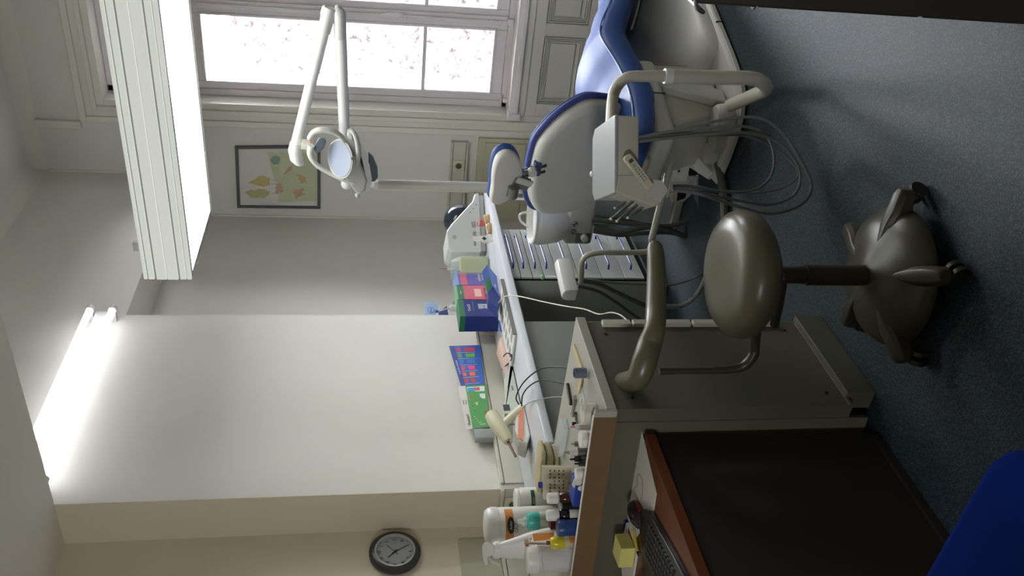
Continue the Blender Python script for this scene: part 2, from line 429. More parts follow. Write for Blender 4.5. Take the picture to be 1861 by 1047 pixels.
cr.bx(XM - .03, XM + .03, yw - .012, yw + .012, .65, 2.69)
c_ = cr.build('meeting_stile', winm, win, bevel=.008)
b_ = MB().cyl((XM, yw - .028, .655), (XM, yw - .028, 2.68), .008, n=10)
for z in (.70, .735, .76, 1.15, 1.75, 2.3): b_.lathe([(.0, 0), (.013, .003), (.013, .017), (0, .02)], (XM, yw - .028, z), 12)
b_.bx(XM - .02, XM + .02, yw - .035, yw - .01, .62, .66)
bolt = b_.build('cremone_bolt', winm, c_)
kn = MB().pillow([(-.016, -.075), (.016, -.075), (.022, 0), (.014, .06), (0, .09), (-.014, .06), (-.022, 0)], 0, .014, .006, Mx.Translation((XM, yw - .022, 1.42)) @ Mx.Rotation(PI / 2, 4, 'X'))
kn.cyl((XM + .004, yw - .02, 1.352), (XM + .004, yw - .062, 1.352), .010, n=12).ell((XM + .004, yw - .066, 1.352), (.021, .012, .021))
kn.build('bolt_knob', winm, c_)
MB().bx(WX0 + .045, WX0 + .075, yw - .012, yw, .648, .66).bx(-2.30, -2.27, yw - .05, yw, .60, .64).bx(-2.31, -2.25, yw - .02, yw, .645, .655).build('drip_stop', winm, win, bevel=.003)

win2 = ST('window_2')
MB().bx(VX0, VX0 + .1, yw, yw + .07, WZ0, WZ1).bx(VX1 - .1, VX1, yw, yw + .07, WZ0, WZ1).bx(VX0, VX1, yw, yw + .07, WZ0, WZ0 + .1).bx(VX0, VX1, yw, yw + .07, WZ1 - .1, WZ1).bx(VX0, VX1, yw, yw + .07, 2.67, 2.80).bx(.37, .44, yw, yw + .07, WZ0, WZ1).build('window_frame', winm, win2, bevel=.005)
MB().bx(VX0, VX1, YF - .05, YF + .13, WZ0 - .03, WZ0).build('window_sill', winm, win2, bevel=.006)
MB().bx(VX0 + .1, VX1 - .1, yw + .03, yw + .034, WZ0 + .1, WZ1 - .1).build('pane', panem, win2)
fill_win = ST('fill_window_back')  # unseen window added behind the camera to fill surfaces facing it
MB().bx(BX0, BX0 + .05, YB - .09, YB - .03, BZ0, BZ1).bx(BX1 - .05, BX1, YB - .09, YB - .03, BZ0, BZ1).bx(BX0, BX1, YB - .09, YB - .03, BZ0, BZ0 + .05).bx(BX0, BX1, YB - .09, YB - .03, BZ1 - .05, BZ1).build('window_frame', winm, fill_win, bevel=.004)
MB().bx(BX0 + .05, BX1 - .05, YB - .06, YB - .056, BZ0 + .05, BZ1 - .05).build('pane', panem, fill_win)
# ---- outside: rough neighbouring wall, white panelled parapet
outw = MB(); outw.bx(-7, 3.2, 8.6, 8.9, -1.5, 2.85)
S(outw, 'wall_outside', rough_wall_material())
rv = MB(); rv.bx(-3.6, WX0 + .02, YF + .2, 6.12, -1.5, 4.2).bx(WX1 - .02, VX0 + .02, YF + .2, 6.12, -1.5, 4.2).bx(WX0, WX1, YF + .2, 6.12, -1.5, .52).bx(WX0, WX1, YF + .2, 6.12, 3.3, 4.2)
S(rv, 'trim_6', mat('white_render', (228, 228, 232), .8))
sh = MB()
for za, zb in ((.62, 1.2), (1.3, 2.0), (2.1, 2.75)):
    for k in range(5): sh.bx(WX0 + .02, WX0 + .032, YF + .23 + k * .06, YF + .275 + k * .06, za, zb)
S(sh, 'trim_7', mat('white_render', (228, 228, 232), .8), bevel=.002)
S(MB().bx(-12, 6, 6.2, 14, -1.6, -1.5), 'ground_outside', mat('pale_paving', (196, 192, 188), .9))

# ================================================================== LAMPS AND WALL THINGS
# ---- hanging box lamp with ribbed sides
LX0, LX1, LY0, LY1, LZ0, LZ1 = -2.12, -.62, 3.18, 3.74, 2.30, 2.49
lamp = T('pendant_lamp', 'long white ribbed box lamp with glowing underside hanging before the window', 'lamp', ((LX0 + LX1) / 2, (LY0 + LY1) / 2, LZ0))
h = MB(); t = .02
for (a, b, c, d) in ((LX0, LX1, LY0, LY0 + t), (LX0, LX1, LY1 - t, LY1), (LX0, LX0 + t, LY0 + t, LY1 - t), (LX1 - t, LX1, LY0 + t, LY1 - t)): h.bx(a, b, c, d, LZ0, LZ1)
h.bx(LX0, LX1, LY0, LY1, LZ1 - .008, LZ1)
lampm = mat('lamp_housing', (150, 152, 146), .5)
ribm = mat('glowing_rib', (216, 219, 212), .4, emit=.24)  # ribs given a faint glow of their own to look brighter
h.build('housing', lampm, lamp, world=True)
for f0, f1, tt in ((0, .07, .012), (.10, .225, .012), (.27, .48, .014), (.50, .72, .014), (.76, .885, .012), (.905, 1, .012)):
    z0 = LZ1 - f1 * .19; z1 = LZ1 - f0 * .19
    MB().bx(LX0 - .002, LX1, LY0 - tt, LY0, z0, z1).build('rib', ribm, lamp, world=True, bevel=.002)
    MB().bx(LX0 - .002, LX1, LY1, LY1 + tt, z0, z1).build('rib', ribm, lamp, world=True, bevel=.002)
MB().bx(LX0 + .02, LX1 - .02, LY0 + .02, LY1 - .02, LZ0 + .002, LZ0 + .008).build('diffuser', diffm, lamp, world=True)
# brackets and suspension rods on the closed top
for x in (LX0 + .14, LX1 - .12): MB().bx(x - .02, x + .015, 3.19, 3.22, LZ1, LZ1 + .03).build('bracket', whitep, lamp, world=True, bevel=.004)
for x in (LX1 - .22, LX1 - .10): MB().cyl((x, 3.46, LZ1), (x, 3.46, ZC), .006, n=8).build('suspension_rod', whitep, lamp, world=True)

# ---- twin fluorescent fitting on the left wall
wt = T('wall_fluorescent_light', 'twin tube fluorescent batten high on the left wall', 'lamp', (XW, 3.3, 2.95))
MB().bx(XW, XW + .05, 2.70, 3.93, 2.895, 2.965).build('batten', whitep, wt, world=True, bevel=.006)
for z in (2.875, 2.985):
    MB().cyl((XW + .075, 2.72, z), (XW + .075, 3.90, z), .0165, n=16).build('tube', tubem, wt, world=True)
    for y in (2.71, 3.91): MB().cyl((XW + .075, y - .014, z), (XW + .075, y + .014, z), .021, n=14).bx(XW + .0, XW + .08, y - .012, y + .012, z - .012, z + .012).build('lamp_holder', whitep, wt, world=True, bevel=.002)

# ---- framed watercolour
pc = [P(430, 375, y=YF), P(427, 265, y=YF), P(585, 262, y=YF), P(582, 377, y=YF)]
pnt = T('framed_picture', 'small dark framed watercolour of yellow trees beside the window', 'picture', (-2.89, YF, 1.89))
def sh_(p, k, dy): c = sum(pc, V()) / 4; q = c + (p - c) * k; return V((q.x, YF - dy, q.z))
A = [V((-3.125, 0, 2.468)), V((-2.655, 0, 2.45)), V((-2.628, 0, 1.885)), V((-3.12, 0, 1.895))]
def inset(q, d):
    c = sum(q, V()) / 4
    return [p + (V((c.x - p.x, 0, c.z - p.z)).normalized() * d * 1.35) for p in q]
B = inset(A, .02)
fm = MB(); n4 = 4
for i in range(4):
    j = (i + 1) % 4
    ring = [[V((q.x, YF - dy, q.z)) for q, dy in ((A[k], 0), (A[k], .022), (B[k], .022), (B[k], 0))] for k in (i, j)]
    fm.loft(ring)
fm.build('frame', mat('frame_grey', (86, 90, 90), .5), pnt, world=True)
pr = MB(); pr.use(paper)
pr.quad(*[V((q.x, YF - .010, q.z)) for q in B])
def blob(mb, cx, cy, rx, ry, m, off, x=None, y=None, n=14, j=.18, rot=0):
    mb.use(m); pts = []
    for i in range(n):
        a = 2 * PI * i / n; k = 1 + random.uniform(-j, j); dx = rx * math.cos(a) * k; dy = ry * math.sin(a) * k
        dx, dy = dx * math.cos(rot) - dy * math.sin(rot), dx * math.sin(rot) + dy * math.cos(rot)
        q = P(cx + dx, cy + dy, y=YF - off) if y is None else P(cx + dx, cy + dy, y=y)
        pts.append(q)
    mb.quad(*pts)
wc = {k: mat('wash_' + k, c, .85, noise=.12, nscale=40) for k, c in dict(green=(192, 198, 164), pale=(200, 202, 166), yellow=(198, 180, 122), olive=(186, 184, 132), teal=(136, 160, 142), brown=(186, 156, 124), rust=(196, 162, 128)).items()}
def pxpoly(mb, pts, m, off): mb.use(m); mb.quad(*[P(a, b, y=YF - off) for a, b in pts])
pxpoly(pr, [(486, 276), (500, 278), (512, 276), (530, 280), (577, 274), (580, 365), (508, 368), (505, 345), (496, 318), (491, 300)], wc['green'], .0106)
pxpoly(pr, [(512, 283), (536, 278), (530, 300), (512, 322), (506, 318)], wc['pale'], .0110)
blob(pr, 500, 291, 9, 9, wc['teal'], .0114)
blob(pr, 478, 329, 14, 10, wc['yellow'], .0114, n=24); pxpoly(pr, [(451, 332), (470, 322), (472, 338)], wc['yellow'], .0112)
blob(pr, 470, 352, 20, 8, wc['olive'], .0114, n=26, j=.25); pxpoly(pr, [(443, 350), (458, 344), (460, 357)], wc['olive'], .0112)
blob(pr, 507, 341, 7, 10, wc['rust'], .0116, j=.45, n=26); blob(pr, 524, 309, 9, 3.5, wc['brown'], .0116, j=.35, rot=-.9)
blob(pr, 550, 325, 11, 6, wc['rust'], .0116, n=30, j=.45, rot=.8); blob(pr, 542, 351, 11, 8, wc['rust'], .0116, n=30, j=.45)
for a in ((492, 334, 507, 334.8), (493, 327, 506, 327.6), (494, 352, 506, 349)):
    pxpoly(pr, [(a[0], a[1]), (a[2], a[3]), (a[2], a[3] + .9), (a[0], a[1] + .9)], wc['brown'], .0118)
pr.build('print', None, pnt, world=True)

# ---- wall clock on the near left wall
CC = V((XN, 2.508, 1.452))
ck = T('wall_clock', 'round wall clock with a dark rim on the near left wall', 'clock', CC)
MB().lathe([(.0, 0), (.098, 0), (.112, .012), (.112, .026), (.100, .036), (.088, .038), (.088, .02), (0, .02)], CC, 48, (1, 0, 0)).build('rim', mat('clock_rim', (52, 52, 52), .3), ck, world=True)
MB().ring([(.081, .024), (.081, .0375), (.089, .0375), (.089, .024)], CC, 48, (1, 0, 0)).build('bezel_ring', mat('clock_ring', (170, 170, 170), .3), ck, world=True)
cp = Plane(CC + V((.0205, 0, 0)), (0, 1, 0), (0, 0, 1))
f_ = MB(mat('clock_face', (160, 164, 164), .5)); disc(f_, cp, 0, 0, .086, f_.mats[0], .0012, 40); f_.build('dial', None, ck, world=True)
for k in range(1, 13):
    a = PI / 2 - k * PI / 6; text(str(k), cp, .066 * math.cos(a), .066 * math.sin(a), .019, blackp, ck, 'numeral', .002)
def hand(deg, L, wd, back=.015, name='hand'):
    a = PI / 2 - math.radians(deg); d = (math.cos(a), math.sin(a)); n = (-d[1], d[0]); mb = MB()
    q = [(-d[0] * back + n[0] * wd, -d[1] * back + n[1] * wd), (-d[0] * back - n[0] * wd, -d[1] * back - n[1] * wd), (d[0] * L - n[0] * wd * .6, d[1] * L - n[1] * wd * .6), (d[0] * L + n[0] * wd * .6, d[1] * L + n[1] * wd * .6)]
    mb.prism(q, .003, .0042, cp.M()); mb.build(name, blackp, ck, world=True)
hand(317, .042, .0026, name='hour_hand'); hand(150, .062, .0017, name='minute_hand'); hand(48, .05, .0006, .02, name='second_hand')
MB().lathe([(.004, 0), (.004, .006)], CC + V((.0225, 0, 0)), 12, (1, 0, 0)).build('hub', blackp, ck, world=True)

# ---- dado trunking: a profile run along the three wall stretches
def trunk(name, a, b, n, label, plates, socks):
    a = V(a); b = V(b); n = V(n); d = (b - a).normalized(); L = (b - a).length
    t = T(name, label, 'trunking', a)
    def run(off0, off1, z0, z1, m, nm, s0=0, s1=None, **k):
        s1 = L if s1 is None else s1
        mb = MB(); pts = []
        for s_ in (s0, s1):
            for o_ in (off0, off1):
                for z in (z0, z1): pts.append(a + d * s_ + n * o_ + V((0, 0, z)))
        mb.add(pts, [(0, 1, 3, 2), (4, 6, 7, 5), (0, 4, 5, 1), (2, 3, 7, 6), (0, 2, 6, 4), (1, 5, 7, 3)])
        return mb.build(nm, m, t, world=True, **k)
    run(.001, .030, .870, .990, trunkm, 'channel')
    run(.030, .040, .868, .882, trunkm, 'lip', bevel=.003); run(.030, .040, .976, .992, trunkm, 'lip', bevel=.003)
    for zz_ in (.8835, .9745): run(.030, .0315, zz_ - .001, zz_ + .001, darkp, 'seam')
    for s0, s1 in plates: run(.031, .036, .8855, .9725, trunkm, 'cover_plate', s0, s1, bevel=.001)
    for s_ in socks:
        q = run(.031, .039, .887, .971, creamp, 'socket_plate', s_ - .042, s_ + .042, bevel=.003)
        c = a + d * s_ + n * .039 + V((0, 0, .929))
        mb = MB(); mb.lathe([(.028, 0), (.028, .003), (.023, .003), (.021, -.004), (0, -.004)], c, 24, n); mb.build('socket_ring', creamp, q, world=True)
        mb = MB(); mb.lathe([(.0205, .0002), (.0205, .0008), (0, .0008)], c, 20, n); mb.build('socket_well', mat('socket_shadow', (92, 90, 78), .6), q, world=True)
        mb = MB()
        for k in (-1, 1): mb.lathe([(.003, .001), (.003, .0014), (0, .0014)], c + d * .0095 * k, 8, n)
        mb.build('socket_hole', blackp, q, world=True)
    return t
trunk('trunking', (XW, YS, 0), (XW, YJ, 0), (1, 0, 0), 'long cream dado trunking over the counter with a white plug', [(0.0, 1.08), (1.17, YJ - YS)], [1.12])
trunk('trunking', (XN, YS, 0), (XW + .03, YS, 0), (0, -1, 0), 'short piece of trunking round the wall corner behind the tubs', [(0, .02)], [.085, .18])
trunk('trunking', (XN, .6, 0), (XN, YS - .03, 0), (1, 0, 0), 'trunking along the near wall below the clock', [(0, 2.0)], [])
trunk('trunking', (XA, YF, 0), (-2.56, YF, 0), (0, -1, 0), 'trunking under the framed picture ending at the window casing', [(0, .30), (.52, .64)], [.46])

# ---- old painted cupboard doors under the far trunking
cu = T('wall_cupboard', 'old cream painted cupboard between the alcove and the window', 'cupboard', (-2.88, YF - .03, .1))
MB().bx(-3.19, -2.53, YF - .022, YF - .001, .10, .80).build('face_frame', cupm, cu, world=True, bevel=.002)
for (a, b, c, d) in ((-3.17, -2.56, .46, .75), (-3.17, -2.56, .13, .44)):
    dr = MB().bx(a, b, YF - .034, YF - .0222, c, d).build('door', cupm, cu, world=True, bevel=.003)
    MB().bx(a + .07, b - .07, YF - .038, YF - .034, c + .06, d - .06).build('door_panel', cupm, dr, world=True, bevel=.003)
    MB().bx(b - .02, b - .008, YF - .046, YF - .034, (c + d) / 2 - .02, (c + d) / 2 + .02).build('hinge', creamp, dr, world=True, bevel=.002)

# ---- flat cover panel and white profile on the near left wall
pv = T('wall_cover', 'flat pale rectangular panel on the near wall behind the spray bottle', 'panel', (XN, 2.43, 1.0))
MB().bx(XN, XN + .012, 2.20, 2.57, .99, 1.17).build('plate', mat('cover_plate_paint', (176, 174, 156), .5), pv, world=True, bevel=.004)
MB().bx(XN + .012, XN + .03, 2.20, 2.235, .99, 1.17).build('edge_strip', trunkm, pv, world=True, bevel=.003)

# ================================================================== COUNTER AND DRAWERS
XC = -2.37; ZT = .89
ct = MB()
prof = [(XC, ZT - .012), (XC - .004, ZT - .003), (XC - .014, ZT), (XW + .042, ZT), (XW + .042, ZT - .04), (XC - .006, ZT - .04), (XC, ZT - .034)]
ct.loft([[V((a, 2.415, b)) for a, b in prof], [V((a, YJ, b)) for a, b in prof]])
prof2 = [(XC, ZT - .012), (XC - .004, ZT - .003), (XC - .014, ZT), (XA + .002, ZT), (XA + .002, ZT - .04), (XC - .006, ZT - .04), (XC, ZT - .034)]
ct.loft([[V((a, YJ + .001, b)) for a, b in prof2], [V((a, 4.54, b)) for a, b in prof2]])
cto = ct.build('worktop', counterm, None, loc=(-2.6, 3.5, ZT - .04)); cto['label'] = 'long pale blue white worktop running along the left wall'; cto['category'] = 'worktop'
DY0, DY1, XD = 3.625, 4.105, -2.40
bcab = T('base_cabinet', 'plain grey cupboard front under the worktop left of the drawers', 'cabinet', (-2.63, 2.86, 0))
MB().bx(XW + .03, -2.42, 2.46, 3.255, .10, ZT - .042).build('body', laming, bcab, world=True, bevel=.002)
MB().bx(-2.42, -2.402, 2.465, 3.252, .11, ZT - .045).build('door', mat('cupboard_front', (128, 132, 126), .5), bcab, world=True, bevel=.002)
MB().bx(XW + .04, -2.46, 2.48, 3.24, 0, .10).build('plinth', mat('plinth_dark', (60, 62, 62), .6), bcab, world=True)
ch = T('drawer_cabinet', 'grey drawer cabinet with eight blue handled drawers under the worktop', 'cabinet', (-2.63, 3.86, 0))
MB().bx(XW + .03, XD - .022, DY0, DY1, .10, ZT - .042).build('body', mat('carcass_grey', (176, 178, 170), .5), ch, world=True, bevel=.002)
MB().bx(XW + .04, XD - .06, DY0 + .01, DY1 - .01, 0.0, .10).build('plinth', mat('plinth_dark', (60, 62, 62), .6), ch, world=True)
dz = [.845, .795, .737, .679, .612, .505, .388, .272, .150]
dz = [P(a, 501, x=XD).z for a in (928, 946.6, 968, 989, 1014, 1052, 1093, 1134, 1170)]
for i in range(8):
    zt, zb = dz[i] - .0018, dz[i + 1] + .0018
    d = MB().bx(XD - .01, XD, DY0 + .001, DY1 - .001, zb, zt).build('drawer', drawm, ch, world=True, bevel=.0015)
    zc = zt - .020 if i < 4 else zt - .05
    MB().tube([(XD, DY0 + .085, zc), (XD + .022, DY0 + .087, zc), (XD + .026, DY0 + .10, zc), (XD + .026, DY1 - .10, zc), (XD + .022, DY1 - .087, zc), (XD, DY1 - .085, zc)], .005, 8, 3, smooth=False).build('handle', handb, d, world=True)
MB().bx(XD - .0219, XD - .0105, DY0 + .003, DY1 - .003, .12, .843).build('dark_gap', darkp, ch, world=True)

# ================================================================== PENINSULA (rotated slightly off the walls)
PH = math.radians(8.6)
pen = T('desk_unit', 'beige laminate reception unit with a white top and beech edge strip', 'cabinet', (-1.70, 1.86, 0), 0)
W_ = 1.34
RF = Mx.Rotation(PH, 4, 'Z'); 
def front(x0, x1, y0, y1, z0, z1, mb=None):
    mb = mb or MB()
    return mb.loft([[RF @ V((x, y, z)) for x, y in ((x0, y0), (x1, y0), (x1, y1), (x0, y1))] for z in (z0, z1)])
front(-W_, -.05, .004, .02, .02, .855).build('back_panel', lamin, pen, bevel=.002)
MB().bx(-.055, .0, .0, .44, .085, .855).build('side_panel', lamin, pen, bevel=.002)
MB().bx(-.045, .022, .035, .445, .0, .098).build('plinth', lamin, pen, bevel=.003)
MB().bx(-.0005, .0008, .002, .43, .099, .1005).build('plinth_joint', laminw, pen)
MB().bx(-W_ + .03, -.06, .40, .42, .10, .855).build('front_panel', laming, pen)
MB().loft([[V((x, y, z)) for x, y in ((.012, -.008), (.012, .45), (-W_ + .02, .45), (-W_ + .02, -.008 - .151 * W_))] for z in (.855, .888)]).build('worktop', laminw, pen, bevel=.003)
front(-W_, -.012, -.020, -.0125, .853, .925).build('beech_strip', woodm, pen, bevel=.0015)
front(-W_, -.012, -.0125, -.0105, .885, .9265).build('strip_backing', laminw, pen, bevel=.002)
front(-W_, -.010, -.0205, -.010, .925, .9275).build('strip_edge', paper, pen)
MB().bx(-.012, .012, -.022, -.008, .855, .925).build('strip_end', laminw, pen, bevel=.003)
for (y, z) in ((.05, .79), (.37, .80), (.385, .155), (.06, .15)): MB().cyl((.0, y, z), (.0025, y, z), .0055, n=12).build('screw_cap', darkp, pen)
# cable channel clips along the far vertical edge
for k in range(6): MB().bx(.0005, .016, .405, .432, .17 + k * .107, .268 + k * .107).build('cable_clip', trunkm, pen, bevel=.003)

# ================================================================== RED-BROWN DESK IN FRONT
DZ = .76
dk = T('office_desk', 'red brown office desk with a dark side standing against the beige unit', 'desk', (-2.45, 1.0, 0))
XD2 = -1.768
MB().bx(-3.05, XD2, -.2, 1.60, DZ - .03, DZ).add([(XD2, 1.60, DZ - .03), (XD2, 1.60, DZ), (XD2, 1.825, DZ - .03), (XD2, 1.825, DZ), (-3.05, 1.60, DZ), (-3.05, 1.60, DZ - .03)],
    [(0, 2, 3, 1), (1, 3, 4), (0, 5, 2), (2, 5, 4, 3)]).build('desk_top', deskm, dk, world=True)
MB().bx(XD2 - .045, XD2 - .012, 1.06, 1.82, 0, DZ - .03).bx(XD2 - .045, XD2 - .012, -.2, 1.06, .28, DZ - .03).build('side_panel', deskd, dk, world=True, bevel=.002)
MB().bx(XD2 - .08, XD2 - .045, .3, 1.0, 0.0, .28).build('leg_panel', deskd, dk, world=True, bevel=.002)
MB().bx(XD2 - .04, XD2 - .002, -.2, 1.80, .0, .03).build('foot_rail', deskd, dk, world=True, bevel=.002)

# ================================================================== DENTAL CHAIR
CO = V((-1.61, 3.20, 0)); CR = math.radians(-18)
dc = T('dental_chair', 'blue upholstered dental chair with grey shell back and low base', 'dental chair', CO, CR)
CI = (Mx.Translation(CO) @ Mx.Rotation(CR, 4, 'Z')).inverted()
def skew(o, up, n):       # matrix with x = local x, y = up, z = n
    M = Mx.Identity(4); ex = V((1, 0, 0)); up = V(up); n = V(n)
    for i in range(3): M[i][0] = ex[i]; M[i][1] = up[i]; M[i][2] = -n[i] if False else n[i]; M[i][3] = o[i]
    return M
tb = math.radians(27)
BM = skew((0, .22, .53), (0, -math.sin(tb), math.cos(tb)), (0, math.cos(tb), math.sin(tb)))
bo = [(0, .426), (.11, .424), (.165, .412), (.225, .365), (.268, .31), (.297, .24), (.302, .18), (.27, .09), (.215, -.01), (.12, -.05), (0, -.06), (-.17, -.06), (-.30, -.05), (-.37, -.005), (-.392, .08), (-.385, .17), (-.355, .25), (-.312, .328), (-.25, .376), (-.14, .418)]
bo2 = [(p.x, p.y) for p in crom([(a, b, 0) for a, b in bo], 3, True)]
sc_ = lambda q, k, cx=-.04, cy=.15: [(cx + (a - cx) * k, cy + (b - cy) * k) for a, b in q]
MB().pillow(sc_(bo2, .955), -.028, .04, .03, BM, 5).build('back_shell', shellg, dc)
MB().pillow(sc_(bo2, .985), .028, .066, .025, BM, 5).build('backrest', blueu, dc)
MB().pillow(sc_(bo2, 1.008), .026, .044, .008, BM, 3).build('piping', bluedark, dc)
# headrest
HP = CI.inverted() @ V((0, -.02, .98)); hn_w = (CI.inverted().to_3x3() @ V((0, math.cos(.18), math.sin(.18))))
HM = skew((.0, -.02, .98), (0, -math.sin(.18), math.cos(.18)), (0, math.cos(.18), math.sin(.18)))
HI = HM.inverted() @ CI
ho = [(889, 364), (892, 340), (893, 318), (897, 295), (905, 280), (920, 272), (936, 276), (947, 292), (950, 312), (944, 328), (932, 342), (928, 358), (912, 368), (898, 371)]
ho = [HI @ PL(a, b, HP, hn_w) for a, b in ho]
ho2 = [(p.x, p.y) for p in crom([(p.x, p.y, 0) for p in ho], 3, True)]
hcx = sum(p[0] for p in ho2) / len(ho2); hcy = sum(p[1] for p in ho2) / len(ho2)
MB().pillow(sc_(ho2, .95, hcx + .004, hcy - .006), -.020, .025, .018, HM).build('headrest_shell', shellg, dc)
MB().pillow(ho2, .018, .052, .02, HM).build('headrest', blueu, dc)
hm = MB(); L = lambda x, y, z: V((x, y, z))
hm.cyl(L(-.075, -.05, .985), L(-.015, -.05, .985), .024, n=20)
hm.box((-.01, -.035, .955), (.05, .03, .075), Mx.Rotation(.35, 3, 'Y'))
hs = hm.build('headrest_joint', steel, dc, bevel=.003)
MB().box((.012, -.052, .945), (.028, .012, .07), Mx.Rotation(.35, 3, 'Y')).build('joint_cover', whitep, hs, bevel=.003)
MB().cyl(L(.05, -.045, .915), L(.05, -.015, .915), .018, n=18).cyl(L(.05, -.047, .915), L(.05, -.04, .915), .009, n=12).build('release_knob', whitep, hs, bevel=.002)
MB().cyl(L(.03, -.005, .95), L(.035, .03, .85), .011).cyl(L(.0, -.005, .95), L(.0, .03, .85), .011).build('headrest_rod', chrome, dc)
MB().box((.025, .025, .885), (.07, .045, .03)).build('rod_clamp', mat('clamp_blue', (60, 74, 110), .3), dc, bevel=.006)
# seat: sections along the chair
secs = [(-.045, .475, .535, .27), (-.02, .455, .545, .285), (.10, .425, .520, .285), (.24, .402, .512, .285), (.40, .418, .528, .283), (.55, .440, .562, .28), (.64, .448, .568, .275), (.76, .42, .53, .27), (.90, .36, .47, .265), (1.2, .27, .37, .255), (1.55, .19, .28, .24), (1.62, .19, .25, .21)]
def seat_ring(y, zb, zt, w_, crown=.055):
    pts = []
    prof = [(-1, .12), (-1, .75), (-.97, .93), (-.9, 1.0)]
    out = []
    for i in range(9):
        t = -1 + 2 * i / 8; out.append((t * .9, zt + crown * (1 - abs(t) ** 2.2)))
    ring = [(-.93, zb), (-1.0, zb + (zt - zb) * .2), (-1.0, zb + (zt - zb) * .75), (-.965, zt - .004)] + out + [(.965, zt - .004), (1.0, zb + (zt - zb) * .75), (1.0, zb + (zt - zb) * .2), (.93, zb)]
    return [V((a * (w_ - .033) + .033 if a > 0 else a * (w_ - .033) * min(1, .42 + max(y, 0) * 1.6) + .033, y, z)) for a, z in ring]
dense = []
for i in range(len(secs) - 1):
    for k in range(3):
        t = k / 3; t2 = t * t * (3 - 2 * t); dense.append([secs[i][j] + (secs[i + 1][j] - secs[i][j]) * (t if j == 0 else t2) for j in range(4)])
dense.append(secs[-1])
MB().loft([seat_ring(*s_) for s_ in dense]).build('seat', blueu, dc, sharp=60)
for sx in (1,):
    MB().tube([(sx * ((s_[3] - .033) * .968) + .033, s_[0], s_[2] + .001) for s_ in secs], .0045, 8, 3).build('seat_seam', mat('seam_light_blue', (104, 138, 198), .35), dc)
MB().bx(-.17, .245, .0, .50, .335, .43).build('seat_frame', unitg, dc, bevel=.035, seg=4)
MB().bx(.247, .2475 + .004, .30, .34, .40, .42).bx(.246, .25, .26, .262, .34, .43).build('frame_slot', darkp, dc)
MB().bx(-.12, .12, -.02, .24, .42, .50).build('back_hinge', offw, dc, bevel=.02)
# red tag at the far edge of the seat
rt = P(1085, 133, y=4.0)
MB().ell(CI @ rt, (.022, .022, .03)).build('arm_knob', redp, dc)
# far side underframe rail seen below the leg part
MB().tube([(.262, .66, .415), (.262, .9, .33), (.25, 1.3, .235)], .010, 8, 4).build('leg_frame', blackp, dc)
# base plate with thick lip
base = [(-.125, .10), (.02, .105), (.15, .122), (.24, .155), (.30, .20), (.325, .28), (.332, .45), (.332, 1.60), (.28, 1.68), (-.32, 1.68), (-.38, 1.6), (-.38, .95), (-.30, .70), (-.235, .45), (-.205, .33), (-.165, .20)]
MB().prism(base, .008, .030, None, .995).prism(sc_(base, .985, 0, .8), .030, .045, None, .965).build('base_plate', unitg, dc, bevel=.004)
MB().prism(sc_(base, .98, 0, .8), .0, .008).build('base_gap', darkp, dc)
MB().bx(.326, .334, .67, .675, .0, .036).build('base_joint', darkp, dc)
# rear cable housing at the pointed corner
ch_ = MB(); ch_.loft([[V((-.20, .33, .04)), V((-.10, .34, .04)), V((-.10, .34, .13)), V((-.19, .33, .15))], [V((-.15, .15, .035)), V((-.09, .14, .035)), V((-.09, .14, .05)), V((-.14, .15, .055))]])
ch_.build('cable_housing', whitep, dc, bevel=.006)
# lift: lower pod, column, slanted arms
podp = [(-.26, .04), (-.265, .24), (-.20, .29), (-.08, .285), (.06, .225), (.20, .15), (.285, .105), (.31, .08), (.315, .04)]
MB().loft([[V((x * (1 - (1 - k) * .25), y, .04 + (z - .04) * k)) for x, z in podp] for y, k in ((.53, .05), (.535, .55), (.55, .82), (.59, .96), (.66, 1), (1.3, .9), (1.62, .6))]).build('base_pod', unitg, dc, sharp=42)
MB().prism([(y, z) for y, z in ((.26, .045), (.56, .045), (.56, .34), (.14, .34), (.18, .24))], -.15, .17, Mx(((0, 0, 1, 0), (1, 0, 0, 0), (0, 1, 0, 0), (0, 0, 0, 1)))).build('lift_column', offw, dc, bevel=.02, seg=3)
MB().prism([(y, z) for y, z in ((.26, .05), (.34, .05), (.46, .30), (.36, .34))], .17, .215, Mx(((0, 0, 1, 0), (1, 0, 0, 0), (0, 1, 0, 0), (0, 0, 0, 1)))).build('lift_link', unitg, dc, bevel=.008)
MB().loft([[V((-.27 + x, y, zc + z)) for x, z in [(.075 * math.cos(t * PI / 8), .055 * math.sin(t * PI / 8)) for t in range(16)]] for y, zc in ((.66, .33), (.70, .33), (1.1, .27), (1.6, .2))]).build('side_cover', shellg, dc, sharp=60)
# pivot socket where the delivery arm leaves the base
MB().lathe([(.062, 0), (.066, .02), (.060, .06), (.05, .075), (0, .078)], (.175, .20, .04), 28).build('pivot_socket', unitg, dc)
MB().lathe([(.055, 0), (.058, .015), (.054, .045), (0, .048)], (.06, .19, .04), 24).lathe([(.05, 0), (.052, .012), (.048, .04), (0, .042)], (-.03, .20, .04), 24).build('pivot_socket', unitg, dc)

